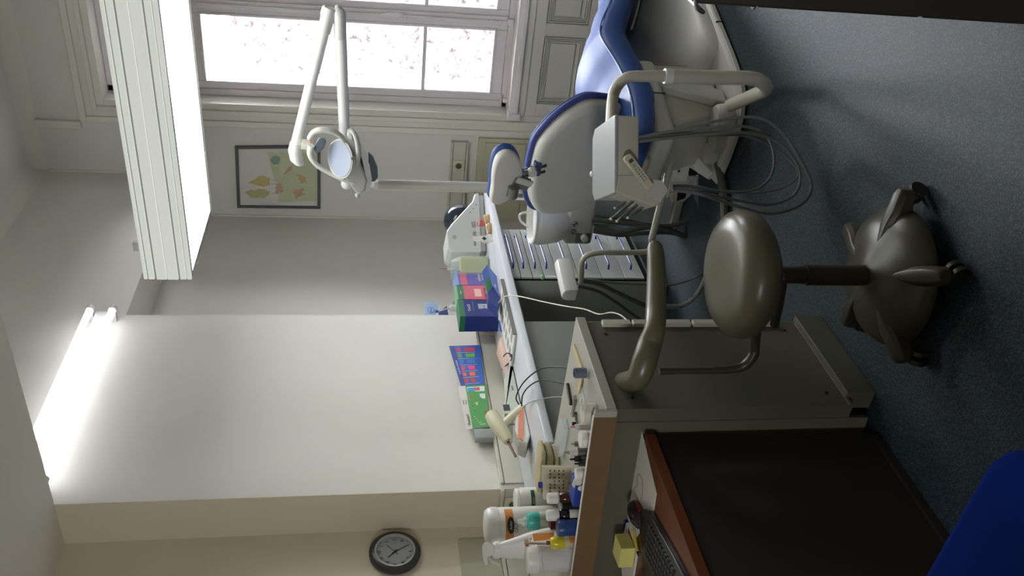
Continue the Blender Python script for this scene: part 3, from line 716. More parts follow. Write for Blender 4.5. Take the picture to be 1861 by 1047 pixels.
# ================================================================== DELIVERY UNIT (tray head on a bent tube)
r_ = V((.826, .563, 0)).normalized(); f_v = V((-.563, .826, 0)).normalized()
N0 = P(1117, 210, z=.78); N1 = P(1117, 350, z=.78); Zv = V((0, 0, 1))
du = T('delivery_unit', 'grey dentist delivery head with keypad on a thick bent tube arm', 'dental unit', (-1.28, 3.23, .12), 0)
wd = (N1 - N0).length; Mid = (N0 + N1) / 2; dep = .285
top = MB(); q = [(-wd / 2, 0), (wd / 2, 0), (wd / 2 + .004, .02), (wd / 2, dep - .03), (wd / 2 - .03, dep), (-wd / 2 + .03, dep), (-wd / 2, dep - .03)]
def DU(a, b, z): return Mid + r_ * a + f_v * b + Zv * z
def dring(k, z, g=0): return [DU(a * k, .14 + (b - .14) * k, z) for a, b in q]
MB().loft([dring(.96, -.085), dring(1, -.075), dring(1, -.012)]).build('head_body', offw, du, world=True, bevel=.004)
MB().loft([dring(1.012, -.012), dring(1.012, -.004), dring(.985, 0)]).build('head_top', topg, du, world=True, bevel=.003)
nf = f_v
cradle = [(1119, 349), (1150, 361), (1189, 376), (1197, 373), (1216, 347), (1204, 329), (1160, 322), (1150, 318), (1124, 318)]
g0 = [PL(a, b, Mid - f_v * .004, nf) for a, b in cradle]
cb = MB().loft([g0, [p + f_v * .13 + (Zv * .0) for p in g0]]).build('instrument_cradle', offw, du, world=True, bevel=.005)
g1 = [PL(a, b, Mid - f_v * .0055, nf) for a, b in ((1150, 318), (1204, 329), (1214, 346), (1198, 368), (1175, 352), (1157, 336))]
MB().loft([g1, [p + f_v * .001 for p in g1]]).build('cradle_face', unitg, cb, world=True)
# keypad
ka = PL(1143, 287, Mid - f_v * .035, nf); kb = PL(1184, 342, Mid - f_v * .035, nf)
kd = (kb - ka).normalized(); kn_ = (kd.cross(f_v)).normalized(); kp = Plane(ka, kd, kn_)
KL = (kb - ka).length
if kp.n.dot(f_v) > 0: kp = Plane(ka, kd, -kn_)
kq = rrect(-.012, -.014, KL, .014, .010)
kyo = MB().prism(kq, -.024, .0, kp.M()).build('keypad', mat('keypad_cream', (198, 194, 170), .4), du, world=True, bevel=.002)
km = MB(); keyc = mat('key_grey', (96, 96, 88), .5)
rect(km, kp, .006, -.008, .018, .008, mat('display_grey', (86, 90, 84), .3))
for i in range(3): rect(km, kp, .026 + i * .004, -.006, .0275 + i * .004, .006, keyc)
for i in range(6):
    for j in (-1, 1): rect(km, kp, .042 + i * .009, j * .005 - .0018, .047 + i * .009, j * .005 + .0018, keyc)
km.build('keys', None, kyo, world=True)
MB().ell(DU(-.03, dep - .005, -.0), (.012, .012, .010)).build('tray_stud', whitep, du, world=True)
# instruments hanging out of the cradle
for i, (a, b, c, d) in enumerate(((1150, 366, 1110, 398), (1158, 372, 1121, 402), (1168, 376, 1141, 396), (1144, 362, 1118, 378))):
    p0 = PL(a, b, Mid + f_v * (.03 + .02 * i), nf); p1 = PL(c, d, Mid + f_v * (.03 + .02 * i), nf)
    hp = MB().cyl(p0, p0.lerp(p1, .6), .0055, .005, 12).cyl(p0.lerp(p1, .6), p1, .0035, .003, 10).build('handpiece', steel, du, world=True)
    MB().ell(p1, (.0048, .0048, .0048), 10, 6).build('handpiece_tip', whitep, hp, world=True)
# arm tube
ya_ = 2.965
up_ = [DU(wd / 2 - .02, .20, -.045), P(1113, 185, y=2.93), P(1121, 158, y=ya_), P(1140, 141, y=ya_), P(1175, 138.5, y=ya_), P(1216, 138.5, y=ya_)]
MB().tube(up_, .021, 18, 8).build('upper_tube', offw, du, world=True)
MB().cyl(P(1207, 138.5, y=ya_), P(1222, 139, y=ya_), .029, n=28).build('collar', whiteg, du, world=True, bevel=.003)
MB().tube([P(1218, 139, y=ya_), P(1300, 141, y=ya_), P(1362, 142, y=ya_), P(1386, 150, y=2.98), P(1391, 162, y=3.02), P(1372, 172, y=3.10), P(1345, 184, y=3.19), P(1326, 192, y=3.25)], .0265, 18, 6).build('lower_tube', offw, du, world=True)
# hoses from the head looping down to the floor and back to the cradle
yh = lambda a, b, o: PL(a, b, Mid + f_v * o, nf)
def hose(name, pts, r, m, par, n=8): return MB().tube(pts, r, n, 6).build(name, m, par, world=True)
H = [([(1150, 252), (1250, 232), (1330, 215), (1385, 216), (1425, 245), (1460, 300), (1475, 340), (1455, 372), (1400, 388), (1330, 372), (1270, 352), (1222, 346)], .05, .0055),
     ([(1152, 258), (1290, 244), (1360, 242), (1420, 262), (1453, 310), (1445, 352), (1400, 372), (1340, 364), (1270, 350), (1222, 343)], .07, .0055),
     ([(1152, 254), (1290, 232), (1345, 229), (1390, 243), (1407, 285), (1398, 325), (1365, 347), (1310, 348), (1260, 338), (1222, 338)], .09, .0050),
     ([(1152, 256), (1300, 246), (1370, 252), (1430, 285), (1450, 318), (1425, 340), (1380, 350), (1310, 347), (1224, 340)], .11, .0035)]
for pts, off, r in H: hose('hose', [yh(a, b, off) for a, b in pts], r, hoseg, du)
hose('hose', [yh(a, b, .08) for a, b in ((1150, 258), (1240, 246), (1330, 243), (1400, 244))], .009, hosed, du)

# ================================================================== SPITTOON UNIT
su = T('spittoon_unit', 'pale grey spittoon unit with white bowl beside the chair back', 'dental unit', (-2.10, 3.80, 0))
bc = V((-2.135, 3.76, 0))
MB().lathe([(.0, .645), (.075, .65), (.105, .68), (.125, .745), (.131, .757), (.125, .762), (.118, .750), (.09, .69), (.03, .668), (.0, .666)], (bc.x, bc.y, 0), 40).build('bowl', whiteg, su, world=True)
MB().lathe([(.0, .60), (.098, .60), (.118, .64), (.130, .71), (.131, .745), (.0, .745)], (bc.x, bc.y, -.012), 40).build('bowl_housing', whitep, su, world=True)
MB().lathe([(.02, 0), (.022, .006), (0, .006)], (bc.x, bc.y, .668), 16).build('drain_strainer', steel, su, world=True)
MB().bx(bc.x - .10, bc.x + .20, bc.y - .085, bc.y + .12, .45, .595).build('head_block', unitg, su, world=True, bevel=.02, seg=3)
fp = Plane((bc.x - .02, bc.y - .0855, .52), (1, 0, 0), (0, 0, 1))
mb = MB()
for x in (-.02, .025): mb.lathe([(.015, 0), (.015, .008), (.011, .010), (.006, .004), (0, .004)], fp.p(x + .02, .035), 20, (0, -1, 0))
mb.build('valve', steel, su, world=True)
MB().bx(bc.x - .085, bc.x - .03, bc.y - .087, bc.y - .084, .465, .54).build('socket_recess', mat('recess_grey', (110, 112, 110), .6), su, world=True)
MB().lathe([(.016, 0), (.018, .01), (.018, .03), (0, .032)], (bc.x - .045, bc.y - .088, .50), 16, (0, -1, 0)).build('hose_coupling', whitep, su, world=True)
MB().prism(rrect(bc.x - .03, bc.y - .03, bc.x + .28, bc.y + .24, .06), .04, .46).build('pedestal', mat('pedestal_grey', (196, 202, 208), .45), su, world=True, bevel=.006)
MB().prism(rrect(bc.x - .05, bc.y - .05, bc.x + .30, bc.y + .26, .06), .0, .04).build('foot', unitg, su, world=True, bevel=.004)
MB().tube([P(962, 362, y=3.78), P(930, 361, y=3.78), P(912, 360, y=3.78), P(908, 364, y=3.78), P(909, 370, y=3.78)], .0065, 10, 5).build('cup_filler', whiteg, su, world=True)
MB().tube([P(965, 386, y=3.72), P(950, 387, y=3.72), P(944, 393, y=3.72), P(948, 404, y=3.72), P(962, 413, y=3.72)], .006, 10, 5).build('rinse_pipe', whiteg, su, world=True)
# link arm from the chair to the unit with white service flaps
la = MB(); la.tube([P(1197, 236, y=3.5), P(1198, 270, y=3.52), P(1190, 310, y=3.58), P(1165, 350, y=3.68), P(1150, 372, y=3.76)], .048, 16, 6).build('link_arm', unitg, su, world=True)
# ---- lamp post standing on the unit
PX, PY = -1.985, 3.80
MB().cyl((PX, PY, .45), (PX, PY, 1.525), .0265, n=28).build('lamp_post', offw, su, world=True)
MB().cyl((PX, PY, 1.525), (PX, PY, 1.545), .024, .019, n=28).cyl((PX, PY, 1.545), (PX, PY, 1.66), .013, n=18).build('post_spindle', whitep, su, world=True)

# white plates of the service box behind the hoses
sb = T('service_box', 'open white junction box with metal plates on the floor behind hoses', 'service box', P(1262, 300, z=0))
def plate(pts, y, th, m, name='plate'):
    a = [P(x, yy, y=y) for x, yy in pts]; MB().loft([a, [p + V((0, th, 0)) for p in a]]).build(name, m, sb, world=True, bevel=.003)
plate([(1215, 262), (1226, 262), (1220, 300), (1214, 312), (1207, 312), (1210, 290)], 3.45, .03, whitep)
plate([(1238, 258), (1247, 262), (1258, 283), (1248, 330), (1222, 330), (1232, 290)], 3.5, .05, whitep)
plate([(1241, 283), (1262, 283), (1252, 320), (1268, 322), (1262, 335), (1240, 352), (1212, 360), (1218, 330)], 3.56, .10, unitg, 'body')
plate([(1216, 352), (1248, 344), (1258, 330), (1256, 355), (1242, 368), (1222, 368)], 3.54, .015, offw)
plate([(1232, 345), (1250, 340), (1246, 360), (1230, 366)], 3.535, .004, darkp, 'opening')
plate([(1250, 300), (1266, 300), (1268, 318), (1252, 320)], 3.545, .004, darkp, 'opening')
MB().cyl(P(1234, 311, y=3.49), P(1234, 311, y=3.50), .006, n=12).build('screw', blackp, sb, world=True)

# ================================================================== ASSISTANT'S ARM
aa = T('assistant_arm', 'white suction holder on a hooked tube before the drawer cabinet', 'dental unit', P(1183, 436, y=3.3))
MB().cyl(P(1222, 286, y=3.42), P(1184, 436, y=3.24), .0155, n=16).build('support_rod', offw, aa, world=True)
MB().tube([P(1184, 436, y=3.24), P(1180, 455, y=3.24), P(1150, 459, y=3.24), P(1095, 459, y=3.24), P(1068, 464, y=3.24), P(1058, 476, y=3.24), P(1057, 495, y=3.22), P(1055, 515, y=3.20)], .0125, 14, 6).build('hooked_tube', offw, aa, world=True)
MB().cyl(P(1110, 459, y=3.24), P(1106, 459, y=3.24), .0135, n=16).build('tube_joint', unitg, aa, world=True)
d0 = P(1022, 478, y=3.26); d1 = P(1036, 537, y=3.06)
dd = (d1 - d0); Lh = dd.length; dd.normalize(); dup = V((0, 0, 1)); dup = (dup - dd * dup.dot(dd)).normalized(); dsd = dd.cross(dup)
sec = [(-.034, -.032), (-.034, .008), (-.026, .028), (-.010, .037), (.010, .037), (.026, .028), (.034, .008), (.034, -.032)]
MB().loft([[d0 + dd * t + dsd * a * k + dup * b * k for a, b in sec] for t, k in ((0, .93), (.008, 1), (Lh - .006, 1), (Lh, .95))]).build('holder_body', whiteg, aa, world=True, bevel=.003)
MB().loft([[d0 + dd * t + dsd * a * .86 + dup * b * .86 for a, b in sec] for t in (Lh - .001, Lh + .001)]).build('end_cap', whitep, aa, world=True)
MB().cyl(P(1008, 503, y=3.22), P(992, 503, y=3.22), .006, .006).build('suction_nozzle', glassm, aa, world=True)
MB().ell(P(986, 504, y=3.22), (.011, .011, .010)).build('nozzle_cap', mat('green_cap', (110, 160, 110), .5), aa, world=True)
hose('hose', [P(a, b, y=3.22) for a, b in ((1058, 510), (1090, 517), (1130, 536), (1175, 556), (1215, 566))], .011, hosed, aa)
hose('hose', [P(a, b, y=3.24) for a, b in ((1050, 520), (1085, 529), (1120, 550), (1150, 572), (1178, 590))], .008, hosed, aa)
hose('hose', [P(a, b, y=3.30) for a, b in ((1058, 508), (1120, 514), (1180, 517), (1213, 518), (1250, 510), (1290, 490))], .006, hoseg, aa)
# ribbed suction hose
rb = MB(); pts = crom([P(a, b, y=3.15) for a, b in ((1180, 556), (1213, 557), (1240, 555), (1262, 540), (1278, 515), (1290, 480))], 14)
rad = [.0125 if i % 2 else .0105 for i in range(len(pts))]
rb.tube(pts, rad, 10, smooth=False).build('ribbed_hose', mat('ribbed_hose_grey', (136, 140, 138), .5), aa, world=True)
# thick unit hoses from the spittoon to the floor
for pts, r, y in (([(1075, 400), (1130, 405), (1180, 410), (1215, 411), (1245, 404), (1275, 412), (1310, 430)], .012, 3.60),
                  ([(1078, 414), (1120, 422), (1175, 413), (1215, 418), (1255, 435), (1285, 460)], .013, 3.58),
                  ([(1078, 420), (1125, 427), (1170, 424), (1225, 424), (1265, 445), (1300, 480)], .011, 3.62),
                  ([(1080, 392), (1130, 398), (1165, 406), (1190, 409)], .008, 3.64)):
    hose('hose', [P(a, b, y=y) for a, b in pts], r, hosed, su)
hose('floor_hose', [P(a, b, z=z) for a, b, z in ((1292, 262, .06), (1302, 290, .04), (1312, 335, .025), (1316, 370, .02), (1318, 420, .02), (1322, 480, .02))], .017, hosed, dc)

# ================================================================== OPERATING LIGHT
ol = T('operating_light', 'white swing arm dental operating light before the window', 'lamp', (PX, PY, 1.66))
a0 = V((PX, PY, 1.675)); a1 = V((-1.165, 3.80, 1.70)); a2 = V((-1.165, 3.80, 1.745)); a3 = V((-1.775, 3.74, 1.905))
MB().cyl(a0, a1, .0255, n=24).build('lower_arm', whiteg, ol, world=True)
MB().ell(a0, (.027, .027, .027)).build('post_joint', whitep, ol, world=True)
MB().loft([[a1 + V((dx, dy * .030, dz * .028)) for dy, dz in [(math.cos(t * PI / 6), math.sin(t * PI / 6)) for t in range(12)]] for dx in (-.11, -.01)] ).build('elbow_sleeve', whitep, ol, world=True, bevel=.003)
MB().lathe([(.030, 0), (.026, .02), (.006, .045), (0, .046)], a1 + V((-.012, 0, 0)), 20, (1, 0, .25)).lathe([(.029, 0), (.026, .02), (.006, .045), (0, .046)], a2 + V((-.015, 0, .005)), 20, (1, 0, .35)).build('elbow_cap', whitep, ol, world=True)
MB().cyl(a1, a2 + V((0, 0, .01)), .017, n=18).build('elbow_pin', unitg, ol, world=True)
MB().cyl(a2, a3, .0245, .0235, n=24).build('upper_arm', whiteg, ol, world=True)
ad = (a3 - a2).normalized()
MB().cyl(a2 - ad * .02, a2 + ad * .09, .030, .028, n=24).build('elbow_sleeve', whitep, ol, world=True, bevel=.003)
MB().loft([[a3 + V((-k, dy * r, dz * r + z)) for dy, dz in [(math.cos(t * PI / 8), math.sin(t * PI / 8)) for t in range(16)]] for k, r, z in ((-.03, .028, -.008), (.01, .031, .0), (.06, .03, -.006), (.085, .02, -.02))]).build('end_joint', whitep, ol, world=True, bevel=.004)
k0 = P(548, 262, y=3.72); k1 = P(568, 264, y=3.72)
MB().cyl(k0, k1, .024, n=20).build('swivel', offw, ol, world=True, bevel=.002)
MB().cyl(k0.lerp(k1, .15), k0.lerp(k1, .3), .0245, n=20).build('swivel_ring', unitg, ol, world=True)
MB().cyl(k0.lerp(k1, .75), k0.lerp(k1, .99), .0247, n=20).build('swivel_label', mat('label_brown', (160, 110, 90), .5), ol, world=True)
hg = mat('light_head_grey', (176, 176, 170), .35)
yl = 3.68
def LP(a, b, dy=0.): return P(a, b, y=yl + dy)
# dark hub behind the yoke
MB().loft([[LP(a, b, d) for a, b in ((572, 262), (580, 250), (590, 251), (593, 257), (588, 270), (576, 280), (571, 274))] for d in (0, .05)]).build('yoke_hub', mat('hub_blue_grey', (92, 100, 112), .4), ol, world=True, bevel=.006)
yk = MB(); yk.tube([LP(566, 264), LP(564, 280, .01), LP(575, 299, .01), LP(600, 315, 0), (LP(622, 326, -.02)), LP(645, 333, -.03)], [.016, .018, .015, .012, .012, .010], 14, 6, sx=.8)
yk.build('yoke', hg, ol, world=True)
yk = MB(); yk.tube([LP(562, 252, -.03), LP(570, 241, -.04), LP(585, 236, -.05), LP(605, 239, -.05), LP(620, 248, -.04), LP(628, 260, -.02)], [.012, .014, .014, .013, .012, .011], 14, 6)
yk.build('handle', hg, ol, world=True)
yk = MB(); yk.tube([LP(636, 237, -.05), LP(644, 243, -.06), LP(650, 262, -.07), LP(651, 285, -.07), LP(648, 302, -.06)], [.007, .011, .012, .011, .009], 12, 6)
yk.build('handle', hg, ol, world=True)
# reflector dish
rc = LP(619, 289, -.03); rn = V((.20, -.60, .76)).normalized()
rc = rc + V((0, 0, 0))
ds = MB(); ds.lathe([(.0, -.03), (.06, -.025), (.086, -.004), (.090, .004), (.085, .007), (.080, .002), (.0, -.012)], rc, 40, rn)
ds.build('reflector_rim', hg, ol, world=True)
MB().lathe([(.079, .003), (.080, .0045), (.0, .0075)], rc, 40, rn).build('reflector_glass', mat('reflector_glass', (132, 140, 160), .4), ol, world=True)
body = [(630, 250), (640, 246), (650, 262), (656, 300), (668, 330), (664, 350), (655, 357), (645, 352), (636, 338), (622, 322), (634, 305), (640, 280)]
b0 = [LP(a, b, -.035) for a, b in body]; c0 = sum(b0, V()) / len(b0)
MB().loft([[c0 + (p - c0) * .9 for p in b0]] + [[p + V((0, .02, 0)) for p in b0]] + [[p + V((0, .09, 0)) for p in b0]] + [[c0 + (p - c0) * .75 + V((0, .12, 0)) for p in b0]]).build('head_body', hg, ol, world=True, bevel=.006, sharp=60)
sh2 = [(652, 256), (662, 272), (672, 300), (676, 325), (672, 345), (664, 350), (664, 320), (658, 290)]
MB().loft([[LP(a, b, d) for a, b in sh2] for d in (-.02, .09)]).build('head_cover', whiteg, ol, world=True, bevel=.004)
bk = [(669, 275), (678, 284), (686, 303), (687, 322), (682, 330), (668, 331), (672, 318), (670, 298)]
MB().loft([[LP(a, b, d) for a, b in bk] for d in (.0, .09)]).build('head_back', mat('back_blue_grey', (88, 98, 108), .35), ol, world=True, bevel=.008)
MB().ell(LP(650, 355, .0), (.014, .012, .012)).build('end_knob', hg, ol, world=True)
MB().lathe([(.009, 0), (.009, .006), (0, .007)], LP(642, 287, -.09), 14, (0, -1, 0)).build('pivot_screw', steel, ol, world=True)

# ================================================================== STOOL
SX, SY = -1.285, 1.965
st = T('operator_stool', 'taupe round operator stool with curved arm pad and domed base', 'stool', (SX, SY, 0))
MB().lathe([(0, 0), (.10, .0), (.155, .006), (.180, .03), (.186, .055), (.180, .082), (.158, .103), (.12, .112), (.05, .113), (0, .113)], (0, 0, .475), 56).build('seat', taupe, st, sharp=80)
MB().lathe([(.055, 0), (.115, .0), (.115, .02), (.0, .02)], (0, 0, .458), 32).build('seat_plate', taupedk, st)
MB().cyl((0, 0, .33), (0, 0, .465), .0255, n=28).build('piston', taupedk, st)
MB().cyl((0, 0, .14), (0, 0, .335), .031, n=28).build('column', mat('column_taupe', (64, 58, 46), .45), st)
# domed base with five legs
dm = MB(); dm.lathe([(0, .145), (.032, .145), (.045, .14), (.09, .128), (.15, .112), (.19, .088), (.205, .065), (.207, .05), (.195, .048), (0, .06)], (0, 0, 0), 56)
dm.build('base_dome', taupep, st, sharp=70)
off = math.radians(-57)
for k in range(5):
    a = off + 2 * PI * k / 5; d = V((math.cos(a), math.sin(a), 0)); n_ = V((-d.y, d.x, 0)); rings = []
    for t, hw, z0, z1 in ((.10, .012, .06, .125), (.16, .026, .055, .120), (.20, .029, .05, .108), (.245, .026, .05, .098), (.262, .018, .052, .090)):
        c = d * t; rings.append([c + n_ * (hw * s1) + V((0, 0, z)) for s1, z in ((-1, z0), (-1, z1 - .018), (-.6, z1 - .003), (0, z1), (.6, z1 - .003), (1, z1 - .018), (1, z0))])
    lg = MB().loft(rings).build('leg', taupep, st, bevel=.004, sharp=50)
    cc = d * .238; sw = V((math.cos(a + .9), math.sin(a + .9), 0)); ax = V((-sw.y, sw.x, 0))
    wc0 = cc + sw * .016 + V((0, 0, .026))
    MB().cyl(wc0 - ax * .022, wc0 - ax * .006, .0255, n=22).cyl(wc0 + ax * .006, wc0 + ax * .022, .0255, n=22).build('caster', mat('caster_dark', (44, 42, 36), .35), lg, bevel=.003)
    MB().cyl(cc + V((0, 0, .03)), cc + V((0, 0, .065)), .009, n=12).build('caster_stem', steel, lg)
# height lever pad
lv0 = P(1395, 560, y=SY - .02); lv = P(1424, 505, y=SY - .06); lv2 = P(1408, 588, y=SY - .06)
MB().tube([lv, lv.lerp(lv2, .33), lv.lerp(lv2, .66), lv2], [.0115, .014, .014, .0125], 14, 4, sx=1.3).ell(lv, (.013, .013, .013)).ell(lv2, (.0135, .0135, .0135)).build('lever_pad', taupep, st, world=True, sharp=70)
MB().cyl(lv.lerp(lv2, .5), V((SX, SY, .455)), .006, n=10).build('lever_rod', steel, st, world=True)
# arm pad on its post
pz = P(1345, 668, y=SY - .03)
post = [V((SX - .05, SY - .01, .463)), P(1372, 622, y=SY - .02), P(1368, 648, y=SY - .03), P(1345, 668, y=SY - .03), P(1300, 673, y=SY - .03), P(1240, 674, y=SY - .03), P(1198, 675, y=SY - .03)]
MB().tube(post, [.016, .016, .016, .015, .011, .0095, .012], 16, 6).build('arm_post', taupep, st, world=True)
pp = [P(1128, 694, z=.80), P(1158, 688, z=.79), P(1172, 655, z=.775), P(1181, 625, z=.755), P(1190, 598, z=.74), P(1192, 560, z=.72), P(1193, 510, z=.70), P(1192, 470, z=.69), P(1190, 447, z=.685)]
rr = [.026, .036, .038, .036, .032, .031, .030, .028, .024]
cl_ = crom(pp, 6); n_c = len(cl_)
pd = MB(); pd.tube(cl_, [.010] + [rr[min(8, int(i / (n_c - 1) * 8))] * (1 - (i / (n_c - 1) * 8) % 1) + rr[min(8, int(i / (n_c - 1) * 8) + 1)] * ((i / (n_c - 1) * 8) % 1) for i in range(1, n_c - 1)] + [.012], 18, smooth=False)
pd.ell(cl_[0].lerp(cl_[1], .4), (.023, .023, .023)).ell(cl_[-2], (.0225, .0225, .0225))
pd.build('arm_pad', taupe, st, world=True, sharp=80)

# ================================================================== BLUE OFFICE CHAIR, DARK CABINET
bcx = T('office_chair', 'blue fabric office chair seat in the dark near the desk', 'chair', (-1.22, .70, 0))
bs = rrect(-1.47, .44, -.962, .985, .09, 6)
MB().loft([[V((-1.215 + (x + 1.215) * k, .71 + (y - .71) * k, z)) for x, y in bs] for k, z in ((.90, .405), (.97, .412), (1.0, .435), (1.0, .468), (.97, .488), (.90, .498), (.6, .503), (.1, .504))]).build('seat', blueoff, bcx, world=True, sharp=60)
MB().bx(-1.42, -1.01, .50, .93, .385, .408).build('seat_pan', blackp, bcx, world=True, bevel=.01)
MB().cyl((-1.215, .71, .10), (-1.215, .71, .39), .028, n=20).build('gas_column', blackp, bcx, world=True)
for k in range(5):
    a = 2 * PI * k / 5 + .5; e = V((-1.215 + .29 * math.cos(a), .71 + .29 * math.sin(a), .07))
    lg = MB().cyl((-1.215, .71, .11), e, .026, .016, n=12).build('leg', blackp, bcx, world=True)
    MB().cyl(e + V((-.02 * math.sin(a), .02 * math.cos(a), -.045)), e + V((.02 * math.sin(a), -.02 * math.cos(a), -.045)), .025, n=18).cyl(e + V((0, 0, -.045)), e, .007, n=8).build('caster', blackp, lg, world=True)
MB().loft([[V((-1.215 + x, .43 - .03 * t * 0 + y, z)) for x, y in rrect(-.19 * k, -.03, .19 * k, .03, .029)] for z, k in ((.60, .85), (.64, 1), (.85, 1.05), (1.02, .95), (1.06, .8))]).build('backrest', blueoff, bcx, world=True, sharp=60)
MB().tube([(-1.215, .50, .39), (-1.215, .37, .42), (-1.215, .375, .60), (-1.215, .40, .75)], .018, 10, 5).build('back_bar', blackp, bcx, world=True)

kc = P(1861, 43, y=1.72).x
dkc = T('side_cabinet', 'dark brown cabinet with a chrome handle at the right edge of view', 'cabinet', (kc + .25, 1.95, 0))
MB().bx(kc, kc + .5, 1.72, 2.30, .04, .935).build('body', cabdk, dkc, world=True, bevel=.003)
MB().bx(kc + .02, kc + .48, 1.74, 2.28, 0, .04).build('plinth', blackp, dkc, world=True)
for z0, z1 in ((.06, .42), (.43, .795), (.802, .93)): MB().bx(kc - .003, kc + .003, 1.725, 2.295, z0, z1).build('drawer', cabdk, dkc, world=True, bevel=.001)
hx = kc
MB().tube([(hx, 1.74, .928), (hx - .018, 1.74, .92), (hx - .024, 1.74, .905), (hx - .024, 1.90, .905), (hx - .018, 1.905, .915), (hx, 1.905, .915)], .0045, 10, 3, smooth=False).build('handle', chrome, dkc, world=True)
MB().ell((kc - .006, 1.735, .80), (.005, .005, .005), 10, 6).build('drawer_stud', chrome, dkc, world=True)

# ================================================================== THINGS ON THE DESK UNIT
ZP = .8885
def depth(p): return (p - C0).dot(Fw)
def rw(p, px): return px * depth(p) / F_PX / 2          # radius of something px pixels wide at that distance
def at(py, y, px_top):
    p = P(px_top, py, y=y); return p
def round_thing(name, label, cat, py, y, px_top, wpx, prof, parts, z0=ZP, group=None, n=28, sy=1.):
    """prof / parts: lists of (name, material, [(r 0..1, h 0..1)]) stacked as fractions of radius and height"""
    p = P(px_top, py, y=y); y = y - .151 * (-1.70 - p.x); p = P(px_top, py, y=y); r = rw(p, wpx); h = p.z - z0
    root = T(name, label, cat, (p.x, p.y, z0), 0, group)
    for nm, m, pf in parts: MB().lathe([(a * r, b * h) for a, b in pf], (0, 0, 0), n, sy=sy).build(nm, m, root, sharp=45)
    return root, V((p.x, p.y, z0)), r, h
face_cam = lambda c, r, z: Plane(V((c.x, c.y, z)) + (V((C0.x - c.x, C0.y - c.y, 0)).normalized() * r), V((0, 0, 1)).cross(V((C0.x - c.x, C0.y - c.y, 0)).normalized()) , (0, 0, 1))
def wrap(root, c, r, z0, z1, a0, a1, m, name='label_band', off=.0006, n=12, da=0):
    """curved label on a round body; angles in degrees from the direction of the viewer's side of the room"""
    base = math.atan2(C0.y - c.y, C0.x - c.x); mb = MB(m)
    for i in range(n):
        t0 = base + math.radians(a0 + (a1 - a0) * i / n); t1 = base + math.radians(a0 + (a1 - a0) * (i + 1) / n); R_ = r + off
        mb.quad(*[V((c.x + R_ * math.cos(t), c.y + R_ * math.sin(t), z)) for t, z in ((t0, z0), (t1, z0), (t1, z1), (t0, z1))])
    return mb.build(name, m, root, world=True)
white_pl = mat('tub_white', (222, 222, 216), .35)
orange = mat('label_orange', (216, 140, 70), .6); lblack = mat('label_black', (40, 38, 36), .6); lgreen = mat('label_green', (30, 92, 52), .6)
root, c, r, h = round_thing('wipes_tub', 'tallest white tub with rounded lid, orange band and black oval logo', 'tub', 957, 2.25, 880, 66, None,
    [('body', white_pl, [(0, 0), (.95, 0), (1, .02), (1, .80), (.97, .82), (0, .82)]), ('lid', white_pl, [(0, .822), (1.02, .822), (1.03, .84), (1.03, .90), (.97, .95), (.85, .985), (.5, 1.0), (0, 1.0)])])
z = lambda px, py=957: P(px, py, y=c.y - r).z
wrap(root, c, r, z(937), z(922), -60, 60, orange); fp = face_cam(c, r + .002, 0)
mb = MB(lblack); disc(mb, fp, .0, z(931), .030, lblack, .0022, 20, .013); mb.build('logo_oval', lblack, root, world=True)
text('Anios', fp, 0, z(931), .013, white_pl, root, 'lettering', .003); text("GELF'", fp, -.008, z(941), .016, lblack, root, 'lettering', .002)
MB().bx(0, .001, 0, .001, 0, .001) if False else None

root, c, r, h = round_thing('square_jug', 'squat white tub with a dark green name strip under the trunking corner', 'tub', 911, 2.36, 936, 48, None,
    [('body', white_pl, [(0, 0), (.98, 0), (1, .03), (1, .84), (.92, .9), (0, .9)]), ('lid', white_pl, [(0, .90), (.95, .90), (.96, .97), (.9, 1.0), (0, 1.0)])], n=28)
zz = lambda px: P(px, 911, y=c.y - r).z
wrap(root, c, r, zz(975), zz(968), -50, 50, lgreen); fp = face_cam(c, r + .002, 0); text('steranios', fp, 0, zz(971.5), .007, white_pl, root, 'lettering', .0026)

turq = mat('turquoise_liquid', (70, 176, 168), .25); lab = mat('label_pale', (188, 194, 178), .6)
root, c, r, h = round_thing('rinse_bottle', 'bottle with a turquoise shoulder and grey pump nozzle', 'bottle', 948, 2.14, 941, 32, None,
    [('body', lab, [(0, 0), (.95, 0), (1, .02), (1, .56), (0, .56)]), ('shoulder', turq, [(0, .561), (1, .561), (1.0, .76), (.9, .80), (.4, .82), (0, .82)]), ('nozzle', glassm, [(0, .82), (.45, .82), (.45, .90), (.28, .91), (.26, 1.0), (0, 1.0)])])
fp = face_cam(c, r + .001, 0); text('30 g', fp, .004, P(1003, 950, y=c.y - r).z, .010, lgreen, root)
text('plus', fp, -.006, P(996, 945, y=c.y - r).z, .007, lgreen, root)

# spray bottle
pS = P(905, 997, y=1.93); sr = T('spray_bottle', 'white trigger spray bottle with an orange panel standing before the tall tub', 'spray bottle', (pS.x, 1.93, ZP))
Y = 1.93
def ysec(px, ya, yb, k=.55):
    a = P(px, ya, y=Y); b = P(px, yb, y=Y); c = (a + b) / 2; rx = abs(a.x - b.x) / 2
    return [V((c.x + rx * math.cos(2 * PI * i / 24), Y + rx * k * math.sin(2 * PI * i / 24), a.z)) for i in range(24)]
zb = ysec(1030, 958, 1016); zb = [V((p.x, p.y, ZP)) for p in zb]
MB().loft([zb, ysec(1010, 962, 1013), ysec(985, 966, 1010), ysec(960, 972, 1012), ysec(940, 979, 1012), ysec(920, 985, 1012), ysec(908, 989, 1011)]).build('body', white_pl, sr, world=True, sharp=50)
MB().loft([ysec(909, 988, 1011, .8), ysec(900, 989, 1011, .8), ysec(896, 992, 1008, .8)]).build('collar', white_pl, sr, world=True, bevel=.002)
